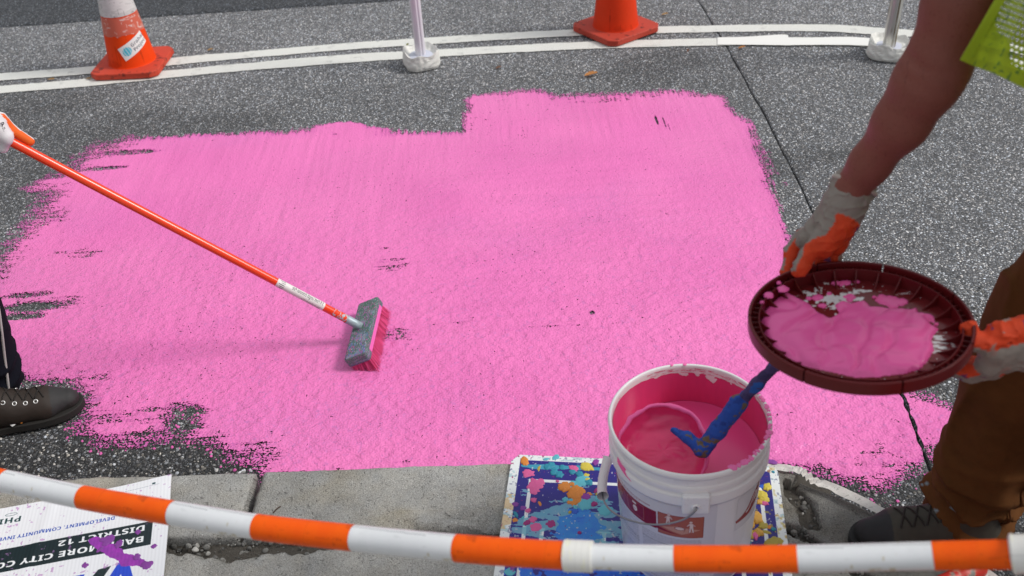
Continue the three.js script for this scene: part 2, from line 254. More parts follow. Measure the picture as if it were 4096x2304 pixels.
  paintCover = (x, z) => x < PX0 || x > PX1 || z < PZ0 || z > PZ1 ? -1 : at2((x - PX0) / (PX1 - PX0), (z - PZ0) / (PZ1 - PZ0));
  const TW = 2048, TH = 2048, bump = new Uint8Array(TW * TH * 4);
  const tex = color(TW, TH, (i, j, o) => {
    const u = i / (TW - 1), v = j / (TH - 1), x = mix(PX0, PX1, u), z = mix(PZ0, PZ1, v);
    let c = at2(u, v) + .022 * (fbm(x * 9, z * 9, 3, 81) - .5);
    const side = clamp(sstep(-3.35, -3.6, z) + sstep(.75, .95, x) * sstep(-2.2, -2.5, z));                       // brushed away from the camera there, sideways elsewhere
    const streak = mix(fbm(x * 7, z * 130, 4, 91), fbm(x * 130, z * 9, 4, 95), side) - .5;
    c += streak * mix(mix(.085, .050, sstep(-2.7, -2.3, z)), .06, side) * mix(1, .3, sstep(.4, .6, x) * sstep(-2.7, -2.4, z)) * sstep(.14, .02, Math.abs(c));
    const h = stoneH(x, z), crisp = sstep(-3.25, -3.4, z) * sstep(-1.55, -1.35, x) * sstep(-.12, -.2, x) * (.6 + .8 * (vn(x * 4, 2, 93) - .3)) + .55 * sstep(.72, .85, x) * sstep(-2.6, -2.8, z) * vn(z * 5, 6, 94), dry = sstep(-1.0, -1.5, x) * sstep(-2.2, -2.6, z), thick = .55 + c * mix(mix(21, 10, dry), 42, clamp(crisp)) + (h - .42) * mix(1.35, 1.0, clamp(crisp)) + .9 * (fbm(x * 42, z * 60, 2, 92) - .5) + (ih(i, j, 97) - .5) * .25;
    const speck = fbm(x * 150, z * 150, 2, 98), rare = fbm(x * 2.3, z * 2.3, 3, 99);
    let a = clamp(thick);
    if (c > .03 && speck > .86 - .06 * sstep(.5, .75, rare) && h < .35) a = .2;
    const sx = Math.abs(x - seamX(z)); if (sx < .008) a = Math.min(a, .42 + (sx - .004) * 60 + (vn(x * 90, z * 40, 3) - .5) * .5);
    o[3] = a;
    const thin = sstep(.75, .2, c * 16 + .35 + (h - .42) * .5), n = fbm(x * 4, z * 4, 4, 84) - .5, f = ih(i >> 1, j >> 1, 85) - .5;
    const near = sstep(-3.7, -2.0, z), stroke = mix(fbm(x * 4, z * 48, 3, 191), fbm(x * 48, z * 4, 3, 195), sstep(.35, .65, fbm(x * 1.2 + 3, z * 1.2, 3, 196) + .5 * side)) - .5;
    const t = 1 + .13 * n + .05 * f + .10 * stroke;
    o[0] = mix(.80, .55, thin) * t; o[1] = mix(.180, .09, thin) * t * (1 + .16 * n); o[2] = mix(.475, .35, thin) * t; { const fl = sstep(.34, .22, fbm(x * 105 + 3, z * 105, 3, 197)) * (.08 + .92 * near) * .40 + .22 * sstep(.62, .75, fbm(x * 1.7, z * 2.1, 4, 198)) * sstep(.52, .36, h); o[0] = mix(o[0], .50, fl); o[1] = mix(o[1], .17, fl); o[2] = mix(o[2], .45, fl); }
    const b = clamp(.30 + .20 * h + mix(.12, .85, near) * (fbm(x * 50, z * 58, 3, 88) - .35) + .34 * stroke * mix(1, .5, near) + .08 * streak), k = 4 * (j * TW + i); bump[k] = bump[k + 1] = bump[k + 2] = b * 255; bump[k + 3] = 255;
  }, false);
  const m = phys({ map: tex, alphaTest: .5, bumpMap: dtex(TW, TH, bump, { repeat: false }), bumpScale: .0074, roughness: 1, specularIntensity: .75, roughnessMap: gray(512, 512, (i, j) => { const x = mix(PX0, PX1, i / 511), z = mix(PZ0, PZ1, j / 511); return .30 + .30 * sstep(.38, .62, fbm(x * 2.2 + 8, z * 3 + 2, 4, 187)) + .12 * (fbm(x * 30, z * 30, 2, 188) - .5); }, false) });
  const pos = [], uv = [], ind = [], nx = 160, nz = 120;
  for (let j = 0; j <= nz; j++) for (let i = 0; i <= nx; i++) { const u = i / nx, v = j / nz, x = mix(PX0, PX1, u), z = mix(PZ0, PZ1, v); pos.push(x, .004 + .002 * vn(x * 14, z * 14, 12), z); uv.push(u, v); }
  for (let j = 0; j < nz; j++) for (let i = 0; i < nx; i++) { const a = j * (nx + 1) + i; ind.push(a, a + nx + 1, a + 1, a + 1, a + nx + 1, a + nx + 2); }
  const o = struct('pink_road_paint', geo(pos, ind, uv), m); o.userData.label = 'wet bubblegum pink paint brushed over the asphalt';
}

// ------------------------------------------------------------------ concrete kerb and pavement
const concTex = color(1024, 1024, (i, j, o) => {
  const n = fbm(i / 64, j / 64, 5, 101, 16), g = ih(i, j, 102), g2 = ih(i >> 1, j >> 1, 103), cell = vn(i / 6, j / 6, 104, 0), warm = fbm(i / 40, j / 40, 3, 105, 0) - .5;
  let t = .350 + .16 * (n - .5) + .16 * (g - .5) + .17 * (g2 - .5);
  if (cell > .90) t *= .62; if (g2 > .985) t = .62; if (g < .012) t *= .35; if (g2 < .02) t *= .55;
  o[0] = t * (1.005 + .05 * warm); o[1] = t * .985; o[2] = t * (.93 - .08 * warm);
});
const concBump = gray(1024, 1024, (i, j) => .55 + .3 * (fbm(i / 20, j / 20, 4, 111) - .5) + .35 * (ih(i >> 1, j >> 1, 112) - .5) - (vn(i / 6, j / 6, 104) > .88 ? .3 : 0));
const concrete = std({ map: concTex, bumpMap: concBump, bumpScale: .0035, roughness: .92, vertexColors: true });
const CT = .75;
const KERB = [[-6, -1.86, -6, -1.67], [-2.2, -1.715, -2.2, -1.53], [-1.23, -1.675, -1.23, -1.485], [-.615, -1.651, -.624, -1.458], [-.05, -1.629, -.05, -1.440], [.30, -1.60, .295, -1.425], [.56, -1.563, .535, -1.405], [.645, -1.515, .60, -1.372], [.771, -1.408, .685, -1.268], [.916, -1.245, .80, -1.105], [1.08, -.95, .93, -.86], [1.2, -.5, 1.02, -.45], [1.25, 1, 1.07, 1]];
const kF = new THREE.CatmullRomCurve3(KERB.map(k => V(k[0], 0, k[1])), false, 'centripetal'), kB = new THREE.CatmullRomCurve3(KERB.map(k => V(k[2], 0, k[3])), false, 'centripetal');
const kAt = (c, t) => c.getPoint(clamp(t / (KERB.length - 1)));     // t counts the points of KERB
const concTone = (x, z) => { const n = fbm(x * 4 + 3, z * 4, 4, 121), r = sstep(.50, .66, x + .12 * (fbm(x * 9, z * 9, 3, 123) - .5)); return (.92 + .36 * (n - .5) + .14 * (fbm(x * 14, z * 14, 3, 125) - .5)) * mix(1, .46, r); };  // concrete tone: random mottling, and much darker towards the right end
const kerb = new THREE.Group(); kerb.name = 'kerb'; kerb.userData.kind = 'structure'; scene.add(kerb);
function kerbStone(t0, t1, top, opt = {}) {
  const n = Math.max(24, Math.round((kAt(kF, t0).distanceTo(kAt(kF, t1))) / (opt.fine ? .0045 : .011))), m = opt.fine ? 44 : 22, pos = [], uv = [], col = [], ind = [], L = kAt(kF, t0).distanceTo(kAt(kF, t1));
  for (let i = -1; i <= n + 1; i++) for (let j = -1; j <= m + 1; j++) {
    const u = clamp(i / n), v = clamp(j / m), a = kAt(kF, mix(t0, t1, u)), b = kAt(kB, mix(t0, t1, u)), w = a.distanceTo(b), p = a.lerp(b, v);
    const jag = opt.jag || 0; let eu = L * u, ew = L * (1 - u);
    p.x += jag * (fbm(p.z * 22, 3, 3, 131) - .5) * (u > .7 ? (u - .7) / .3 : 0) + (opt.jag0 || 0) * (fbm(p.z * 22, 3, 3, 131) - .5) * (u < .3 ? (.3 - u) / .3 : 0);
    const e = Math.min(v * w, (1 - v) * w * (opt.soft || 1), eu, ew) + .006 * (fbm(p.x * 40, p.z * 40, 2, 133) - .5);
    let y = top - .004 * fbm(p.x * 12, p.z * 12, 3, 135) + .002; const r = .011; if (e < r) y -= r - Math.sqrt(Math.max(0, r * r - (r - Math.max(0, e)) ** 2));
    const chip = sstep(.6, .72, fbm(p.x * 9, p.z * 14, 4, 137)) * sstep(.022, .0, Math.min(v * w, (1 - v) * w)); y -= .010 * chip;
    if (opt.crumble) { const q = opt.crumble(p.x, p.z); y -= q; }
    if (i < 0 || i > n || j < 0 || j > m) y = -.12;
    pos.push(p.x, y, p.z); uv.push(p.x / CT + t0 * .37, p.z / CT + (y < 0 ? .2 : 0)); const d = concTone(p.x, p.z) * (1 - .25 * chip), st = .55 * sstep(.45, .7, fbm(p.x * 7 + 3, p.z * 9, 4, 127)) + .6 * Math.exp(-(((p.x + .27) / .09) ** 2 + ((p.z + 1.50) / .03) ** 2)) * fbm(p.x * 40, p.z * 40, 3, 128); col.push(d * (1 - .10 * st), d * (.995 - .17 * st), d * (.98 - .30 * st));
  }
  const M = m + 3; for (let i = 0; i < n + 2; i++) for (let j = 0; j < M - 1; j++) { const a = i * M + j; ind.push(a, a + M, a + 1, a + 1, a + M, a + M + 1); }
  const g = geo(pos, ind, uv, col); g.computeVertexNormals(); return mesh('kerb_stone', g, concrete, kerb);
}
const hole = (x, z) => { const wx = x + .045 * (fbm(x * 30, z * 30, 3, 141) - .5), wz = z + .05 * (fbm(x * 30 + 9, z * 30, 3, 142) - .5), q = ((wx - .598 - .3 * (wz + 1.46)) ** 2) / .00042 + (wz + 1.462) ** 2 / .0040; return .07 * sstep(1.25, .8, q) + .012 * sstep(2.6, 1.2, q) * fbm(x * 60, z * 60, 2, 147); };
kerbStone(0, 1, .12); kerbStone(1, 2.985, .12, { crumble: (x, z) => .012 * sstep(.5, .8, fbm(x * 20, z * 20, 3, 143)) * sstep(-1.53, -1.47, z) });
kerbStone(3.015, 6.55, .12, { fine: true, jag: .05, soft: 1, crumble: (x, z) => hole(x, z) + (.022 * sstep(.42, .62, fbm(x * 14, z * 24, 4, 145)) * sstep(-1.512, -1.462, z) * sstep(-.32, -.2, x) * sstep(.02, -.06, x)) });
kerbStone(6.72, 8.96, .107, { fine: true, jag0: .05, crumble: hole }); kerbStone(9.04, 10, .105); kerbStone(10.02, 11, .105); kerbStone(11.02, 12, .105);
{ // pavement slab with a crumbled edge along the kerb joint
  const rows = []; for (let d = 0; d < .2; d += .007) rows.push(d); for (let d = .2; d < .4; d += .02) rows.push(d); rows.push(.5, .7, 1, 1.5, 2.2, 3, 5, 9);
  const ts = []; for (let t = 0; t < 1; t += .05) ts.push(t); for (let t = 1; t < 9.2; t += .0125) ts.push(t); for (let t = 9.2; t <= 12; t += .1) ts.push(t);
  const pos = [], uv = [], col = [], ind = []; const M = rows.length + 1;
  for (const t of ts) { const b = kAt(kB, t); for (let k = -1; k < rows.length; k++) {
    const d = rows[Math.max(0, k)], x = b.x * (1 - Math.min(1, d / 9) * .6) + (t > 6.5 ? -d * .25 : 0), z = b.z + .016 + d;
    const gone = .9 * Math.exp(-((x + .58) ** 2) / .022) + .35 * Math.exp(-((x - .72) ** 2) / .02) + .25 * Math.exp(-((x + .1) ** 2) / .02);
    const edge = .010 + .085 * gone * fbm(x * 13, 4, 3, 151) + .034 * (fbm(x * 55, z * 55, 3, 152) - .25) * Math.min(1, .25 + gone * 2);
    let y = .121 - .0025 * fbm(x * 10, z * 10, 3, 153); y -= .034 * (1 - sstep(edge * .35, edge, d)) * (.55 + .9 * fbm(x * 45, z * 45, 3, 154)); if (k < 0) y = -.05;
    pos.push(x, y, z); uv.push(x / CT + .31, z / CT + .13); const q = (1 - sstep(edge * .3, edge * 1.2, d)), s = concTone(x, z - .05) * mix(1, .62, q * fbm(x * 30, z * 30, 3, 155) * 1.5); col.push(s * 1.0, s * .99, s * .965);
  } }
  for (let i = 0; i + 1 < ts.length; i++) for (let k = 0; k < M - 1; k++) { const a = i * M + k; ind.push(a, a + 1, a + M, a + 1, a + M + 1, a + M); }
  struct('pavement', geo(pos, ind, uv, col), concrete);
}
const dirtMat = std({ color: C(.135, .12, .10), roughness: 1, bumpMap: concBump, bumpScale: .01 });
{ // dark soil in the joint behind the kerb and in the broken corner
  const pos = [], uv = [], ind = []; let n = 0;
  for (let t = 1; t < 10; t += .03) { const b = kAt(kB, t), f = kAt(kF, t).sub(b).normalize(); for (let k = 0; k < 7; k++) { const p = b.clone().addScaledVector(f, (.5 - k / 6) * .16 * (t > 6 && t < 7.3 ? 1.6 : 1) + (t > 6 && t < 7.3 ? .05 : -.02)); pos.push(p.x, .083 + .016 * fbm(p.x * 40, p.z * 40, 3, 161), p.z); uv.push(p.x * 3, p.z * 3); } n++; }
  for (let i = 0; i + 1 < n; i++) for (let k = 0; k < 6; k++) { const a = i * 7 + k; ind.push(a, a + 7, a + 1, a + 1, a + 7, a + 8); }
  struct('joint_soil', geo(pos, ind, uv), dirtMat);
}
function pebble(seed) { const g = new THREE.IcosahedronGeometry(1, 1), p = g.attributes.position; for (let i = 0; i < p.count; i++) { const v = V(p.getX(i), p.getY(i), p.getZ(i)), s = .72 + .5 * vn3(v.x * 1.6 + seed, v.y * 1.6, v.z * 1.6, seed); p.setXYZ(i, v.x * s, v.y * s * .7, v.z * s); } g.computeVertexNormals(); return g; }
{ // loose grit in the joint and the hole
  const R = mulberry(5), N = 620, im = new THREE.InstancedMesh(pebble(3), std({ color: C(1, 1, 1), roughness: .85 }), N), M = new THREE.Matrix4(), q = new THREE.Quaternion(), c = new THREE.Color();
  for (let i = 0; i < N; i++) {
    const z1 = i % 5; let p; if (z1 < 1 && i % 2) { p = V(.600 + (R() - .5) * .06 * (1 + R()), 0, -1.455 + (R() - .5) * .11); } else { const t = z1 === 2 ? mix(6.3, 8.5, R()) : mix(1.8, 5.2, R() < .5 ? .25 + .25 * R() : R()); p = kAt(kB, t); p.z += -.010 + .075 * R() * R(); }
    const s = .0012 + .0070 * R() ** 3.2; p.y = .088 + .014 * R() + s * .3; q.setFromEuler(new THREE.Euler(R() * 6, R() * 6, R() * 6)); M.compose(p, q, V(s, s, s)); im.setMatrixAt(i, M); const b = R() < .10 ? .34 + .2 * R() : .05 + .20 * R(); im.setColorAt(i, c.setRGB(b * 1.03, b, b * .92));
  }
  im.name = 'joint_grit'; im.userData = { kind: 'stuff', label: 'loose grit and crumbs of concrete in the kerb joint', category: 'grit' }; im.castShadow = im.receiveShadow = true; scene.add(im);
}

{ // stones standing proud of the worn binder along the gutter
  const R = mulberry(15), N = 11000, im = new THREE.InstancedMesh(pebble(8), std({ color: C(1, 1, 1), roughness: .75 }), N), M = new THREE.Matrix4(), q = new THREE.Quaternion(), c = new THREE.Color(); let k = 0, tries = 0;
  while (k < N && tries++ < 60000) {
    const right = R() < .42, x = right ? mix(.55, 1.55, R()) : mix(-1.75, -.35, R()), z = right ? mix(-2.35, -1.25, R()) : kerbLineZ(x) - .62 * Math.pow(R(), 1.5);
    if (paintCover(x, z) > -.006 + .02 * (R() - .5) || Math.abs(x - seamX(z)) < .012) continue;
    const s = .0012 + .0034 * R() ** 2.2; q.setFromEuler(new THREE.Euler(R() * .6, R() * 6, R() * .6)); M.compose(V(x, s * .12, z), q, V(s * (1 + .5 * R()), s * .8, s)); im.setMatrixAt(k, M);
    const p = R(), pk = paintCover(x, z) > -.05 && R() < .35; let b = p < .35 ? .03 + .05 * R() : p < .8 ? .10 + .16 * R() : .30 + .35 * R(); const w = R() - .4; pk ? c.setRGB(.70, .12, .40) : c.setRGB(b * (1 + .14 * w), b, b * (1 - .22 * w)); im.setColorAt(k, c); k++;
  }
  im.count = k; im.name = 'road_aggregate'; im.userData = { kind: 'stuff', label: 'pale stone chips standing out of the dark gutter asphalt', category: 'stones' }; im.castShadow = im.receiveShadow = true; scene.add(im);
}

// ------------------------------------------------------------------ traffic cones
const scuffTex = (r, g, b, seed, dark = .5, w = 256) => color(w, w, (i, j, o) => { const n = fbm(i / 24, j / 24, 5, seed), f = ih(i, j, seed + 1), s = fbm(i / 5, j / 40, 3, seed + 2); let t = 1 + .16 * (n - .5) + .04 * (f - .5); t *= 1 - dark * sstep(.60, .74, n) * (.4 + .6 * f); if (s > .78) t *= .72; o[0] = r * t; o[1] = g * t; o[2] = b * t; });
const coneMat = phys({ map: scuffTex(.84, .060, .004, 201, .35), roughness: .55, specularIntensity: .35 }), coneBaseMat = std({ map: scuffTex(.55, .05, .02, 205, .85), roughness: .7 });
const coneMatRed = phys({ map: scuffTex(.70, .042, .006, 211, .3), roughness: .55, specularIntensity: .4 }), coneBaseRed = std({ map: scuffTex(.46, .045, .022, 215, .8), roughness: .7 });
const collarMat = std({ map: color(256, 256, (i, j, o) => { const n = fbm(i / 20, j / 20, 5, 221), s = fbm(i / 3, j / 50, 3, 222); let t = .66 + .2 * (n - .5); if (n > .58) t *= .8; if (s > .80) t *= .45; o[0] = t; o[1] = t * .95; o[2] = t * .93; }), roughness: .45 });
const coneR = h => .106 - (.106 - .026) * (h - .03) / .67;                // 0.70 m cone
function coneBand(h0, h1, dr, n = 64) { const p = []; for (let k = 0; k <= 6; k++) { const h = mix(h0, h1, k / 6); p.push(new THREE.Vector2(coneR(h) + dr, h)); } return new THREE.LatheGeometry(p, n); }
function cone(name, label, group, pos, turn, body, base) {
  const t = thing(name, label, 'traffic cone', pos, group); t.rotation.y = turn;
  const pts = [[.112, .026], [.1075, .031]]; for (let h = .04; h < .69; h += .05) pts.push([coneR(h), h]); pts.push([.027, .688], [.025, .70], [.019, .70], [.019, .55], [.09, .03]);
  mesh('cone_body', new THREE.LatheGeometry(pts.map(p => new THREE.Vector2(...p)), 64), body, t);
  const a = .150, c = .030, s = new THREE.Shape(); s.moveTo(-a + c, -a); s.lineTo(a - c, -a); s.quadraticCurveTo(a - .012, -a + .012, a, -a + c); s.lineTo(a, a - c); s.quadraticCurveTo(a - .012, a - .012, a - c, a); s.lineTo(-a + c, a); s.quadraticCurveTo(-a + .012, a - .012, -a, a - c); s.lineTo(-a, -a + c); s.quadraticCurveTo(-a + .012, -a + .012, -a + c, -a);
  const g = new THREE.ExtrudeGeometry(s, { depth: .018, bevelEnabled: true, bevelSize: .005, bevelThickness: .005, bevelSegments: 3, curveSegments: 8 }); g.rotateX(-Math.PI / 2); g.translate(0, .0085, 0);
  const uv = g.attributes.uv; for (let i = 0; i < uv.count; i++) uv.setXY(i, uv.getX(i) * 3, uv.getY(i) * 3);
  mesh('base', g, base, t);
  for (const [x, z] of [[-.1, -.1], [.1, -.1], [.1, .1], [-.1, .1]]) { const f = new RoundedBoxGeometry(.04, .012, .04, 2, .003); f.translate(x, .006, z); mesh('foot', f, base, t); }
  return t;
}
const cA = onY(545, 268, .0);
const coneA = cone('traffic_cone', 'orange traffic cone with torn white reflective collar and white sticker on the double line', 'traffic cones on the lane line', V(cA.x - .008, .004, cA.z), -.04, coneMat, coneBaseMat);
mesh('reflective_collar', coneBand(.262, .40, .0012), collarMat, coneA);
{ // what is left of the lower strip: glue and clear film with a torn edge
  const g = new THREE.CylinderGeometry(1, 1, 1, 72, 10, true), p = g.attributes.position; for (let i = 0; i < p.count; i++) { const a = Math.atan2(p.getZ(i), p.getX(i)), v = p.getY(i) + .5; const h = mix(.172 + .022 * sstep(.35, .6, vn(a * 2.2 + 4, 1, 8)) + .01 * vn(a * 7, 2, 8), .258, v), r = coneR(h) + .0008; p.setXYZ(i, r * Math.cos(a), h, r * Math.sin(a)); } g.computeVertexNormals();
  mesh('torn_strip', g, std({ map: color(256, 128, (i, j, o) => { const n = fbm(i / 16, j / 16, 4, 231), s = vn(i / 2.2, j / 30, 232); const k = s > .86 ? 1 : sstep(.62, .8, n); o[0] = mix(.62, .72, k); o[1] = mix(.13, .52, k); o[2] = mix(.08, .48, k); }), roughness: .35 }), coneA);
}
{ // sticker wrapped on the cone: pale label with a blue globe and two lines of grey print
  const c = canvas(512, 256, (g, w, h) => { g.fillStyle = '#eceae8'; g.fillRect(0, 0, w, h); g.fillStyle = '#54bfd6'; g.beginPath(); g.arc(118, 128, 82, 0, 7); g.fill(); g.strokeStyle = '#eceae8'; g.lineWidth = 9; g.beginPath(); g.moveTo(118, 40); g.lineTo(118, 216); g.stroke(); for (const s of [-1, 1]) { g.beginPath(); g.ellipse(118 + s * 8, 128, 44, 96, 0, s > 0 ? -1.4 : 1.75, s > 0 ? 1.4 : 4.5); g.stroke(); } g.fillStyle = '#6d6f78'; g.font = 'bold 92px sans-serif'; g.fillText('Graham', 222, 118); g.fillText('Project', 222, 214); });
  const pos = [], uv = [], ind = []; for (let j = 0; j <= 8; j++) for (let i = 0; i <= 20; i++) { const u = i / 20, v = j / 8; const s = (u - .5) * .15, y = (v - .5) * .062; const x2 = s * .83 - y * .33, y2 = s * .40 + y * .9; const h = .125 + y2, r = coneR(h) + .0011, a = .98 - x2 / r; pos.push(r * Math.cos(a), h, r * Math.sin(a)); uv.push(u, v); }
  for (let j = 0; j < 8; j++) for (let i = 0; i < 20; i++) { const a = j * 21 + i; ind.push(a, a + 1, a + 21, a + 1, a + 22, a + 21); }
  const st = mesh('sticker', geo(pos, ind, uv), std({ map: ctex(c), roughness: .4 }), coneA); st.rotation.y = .04;
}
const cB = onY(2462, 126, 0);
cone('traffic_cone', 'scuffed red orange traffic cone without sticker on the double line between the two posts', 'traffic cones on the lane line', V(cB.x, .004, cB.z), .60, coneMatRed, coneBaseRed);

// ------------------------------------------------------------------ posts with paper-wrapped feet
function wrapGeo(seed, r0, h) { // crumpled paper collar, open at the top
  const pos = [], uv = [], ind = [], n = 84, m = 14;
  const prof = k => [[r0 * .96, 0], [r0 * 1.03, h * .18], [r0 * 1.02, h * .45], [r0 * .98, h * .75], [r0 * .96, h * 1.0], [r0 * .94, h * 1.0], [r0 * .80, h * .74], [r0 * .55, h * .60], [r0 * .38, h * .62]];
  const P = prof(), K = P.length * 3 - 2;
  for (let j = 0; j < K; j++) { const q = j / 3, a = Math.min(P.length - 2, q | 0), f = q - a, R = mix(P[a][0], P[a + 1][0], f), Y = mix(P[a][1], P[a + 1][1], f);
    for (let i = 0; i <= n; i++) { const t = i / n * Math.PI * 2, cr = (Math.abs(vn(Math.cos(t) * 3 + 9, Math.sin(t) * 3 + Y * 60, seed) - .5) - .18) * .12 + .05 * (vn(Math.cos(t) * 8 + 9, Math.sin(t) * 8 + Y * 110, seed + 3) - .5); const lift = 1 + (Y > h * .7 ? .55 * (vn(Math.cos(t) * 1.7 + 5, Math.sin(t) * 1.7, seed + 5) - .35) : 0); const r = R * (1 + cr * (Y < .004 ? .3 : 1)) * (1 + .06 * Math.sin(t * 4 + seed)); pos.push(r * Math.cos(t), Y * lift, r * Math.sin(t)); uv.push(i / n, j / K); } }
  for (let j = 0; j + 1 < K; j++) for (let i = 0; i < n; i++) { const a = j * (n + 1) + i; ind.push(a, a + n + 1, a + 1, a + 1, a + n + 1, a + n + 2); }
  const g = geo(pos, ind, uv).toNonIndexed(); g.computeVertexNormals(); return geo2(g, pos, ind, uv);
}
function geo2(flat, pos, ind, uv) { const s = geo(pos, ind, uv).toNonIndexed(), a = flat.attributes.normal, b = s.attributes.normal; for (let i = 0; i < a.count; i++) { const v = V(a.getX(i) + .5 * b.getX(i), a.getY(i) + .5 * b.getY(i), a.getZ(i) + .5 * b.getZ(i)).normalize(); b.setXYZ(i, v.x, v.y, v.z); } return s; }
const paperMat = phys({ color: C(.80, .79, .74), roughness: .55, transmission: .12, thickness: 0 });
{
  const p = onY(1688, 262, 0), t = thing('flexible_post', 'white plastic delineator post with crumpled white paper around its foot on the double line', 'post', V(p.x, .0045, p.z), 'posts on the double line');
  const pts = []; for (let k = 0; k <= 60; k++) { const a = k / 60 * Math.PI * 2; let r = .0232; const d = Math.abs(((a - 1.15 + Math.PI * 3) % (Math.PI * 2)) - Math.PI); r -= .0042 * Math.exp(-d * d / .03); pts.push(new THREE.Vector2(r * Math.cos(a), r * Math.sin(a))); }
  const g = new THREE.ExtrudeGeometry(new THREE.Shape(pts), { depth: .95, bevelEnabled: false, curveSegments: 60, steps: 8 }); g.rotateX(-Math.PI / 2); g.scale(1, 1, -1); g.computeVertexNormals(); { const ps = g.index; }
  mesh('pole', g, phys({ map: color(64, 512, (i, j, o) => { const n = fbm(i / 8, j / 40, 3, 241); o[0] = .74 - .08 * n; o[1] = .72 - .09 * n; o[2] = .76 - .07 * n; }), roughness: .35, side: THREE.DoubleSide }), t);
  mesh('paper_wrap', wrapGeo(31, .082, .07), paperMat, t);
  mesh('base_disc', new THREE.LatheGeometry([[0, .05], [.05, .05], [.065, .035], [.066, 0], [0, 0]].map(q => new THREE.Vector2(...q)), 40), std({ color: C(.55, .57, .66), roughness: .5 }), t);
}
{
  const p = onY(3548, 222, 0), t = thing('steel_post', 'stained bare steel post with slot and white paper wrapped around its foot', 'post', V(p.x, .0045, p.z), 'posts on the double line');
  const tex = color(256, 512, (i, j, o) => { const n = fbm(i / 30, j / 60, 5, 251), low = 1 - j / 512; let k = sstep(.52, .7, n); const slot = Math.abs(i - 62 + 3 * Math.sin(j / 30)) < 7 && vn(j / 9, 3, 252) > .18; o[0] = mix(.60, .20, k); o[1] = mix(.59, .155, k); o[2] = mix(.56, .09, k); if (slot) { o[0] = .05; o[1] = .05; o[2] = .06; } });
  const g = new THREE.CylinderGeometry(.027, .027, 1.0, 48, 1); g.translate(0, .5, 0); mesh('pole', g, std({ map: tex, metalness: .75, roughness: .34 }), t);
  mesh('paper_wrap', wrapGeo(47, .088, .062), paperMat, t);
  mesh('base_disc', new THREE.LatheGeometry([[0, .04], [.06, .04], [.07, .03], [.071, 0], [0, 0]].map(q => new THREE.Vector2(...q)), 40), std({ color: C(.55, .57, .66), roughness: .5 }), t);
}

// ------------------------------------------------------------------ fallen leaves and a twig
function leafGeo(curl, seed) { const pos = [], uv = [], ind = [], n = 14, m = 8; for (let i = 0; i <= n; i++) for (let j = 0; j <= m; j++) { const u = i / n, v = j / m - .5, w = .58 * Math.pow(Math.sin(Math.PI * Math.min(1, u * .93 + .03)), .75) * (1 + .16 * Math.sin(u * 26 + seed)); const a = v * curl, x = u - .5, r = w / Math.max(.6, Math.abs(curl)); pos.push(x, .06 + r * (1 - Math.cos(a)) * .9 + .10 * u * u + .04 * vn(u * 5, v * 6, seed), curl ? r * Math.sin(a) : w * v); uv.push(u, v + .5); } for (let i = 0; i < n; i++) for (let j = 0; j < m; j++) { const a = i * (m + 1) + j; ind.push(a, a + 1, a + m + 1, a + 1, a + m + 2, a + m + 1); } return geo(pos, ind, uv); }
const leafTint = { brown: C(.52, .22, .06), tan: C(.38, .22, .075), green: C(.16, .17, .02), dark: C(.16, .07, .035) };
for (const [x, y, s, tint, curl, turn, label] of [
  [2365, 303, .060, 'brown', 2.2, .25, 'curled orange brown leaf lying alone on the asphalt beyond the pink paint'], [2752, 206, .030, 'dark', 3.6, 1.1, 'small dark brown curled leaf just past the red cone'],
  [2968, 193, .034, 'brown', 2.6, .3, 'small brown leaf at the near edge of the double line'], [1630, 180, .022, 'green', 1.2, 1.3, 'tiny green leaf on the white line beside the white post'],
  [842, 202, .032, 'tan', 2.2, .5, 'tan leaf just beyond the double line to the side of the stickered cone'], [2660, 60, .036, 'tan', 2.0, .2, 'pale tan leaf out on the grey road behind the red cone'],
  [206, 321, .036, 'tan', 1.6, -.2, 'flattened tan leaf between the two white lines'], [358, 316, .03, 'tan', 1.5, .1, 'pale leaf scrap tucked against the stickered cone base'], [1995, 273, .03, 'dark', 1.8, .6, 'withered dark leaf scrap on asphalt between white post and red cone']]) {
  const p = onY(x, y, .004), o = mesh('fallen_leaf', leafGeo(curl, x), phys({ color: leafTint[tint], roughness: .8, transmission: .2, thickness: 0 }), scene); o.position.set(p.x, .0045, p.z); o.scale.setScalar(s); o.rotation.y = turn; tag(o, label, 'leaf', 'fallen leaves on the road');
}
{ const a = onY(1092, 2052, .127), b = onY(1122, 2026, .127), o = mesh('twig', tube([a, a.clone().lerp(b, .5).add(V(.002, .004, 0)), b], .0016, 10, 6), std({ color: C(.07, .045, .03), roughness: .9 }), scene); tag(o, 'short dark twig lying on the kerb stone', 'twig'); }

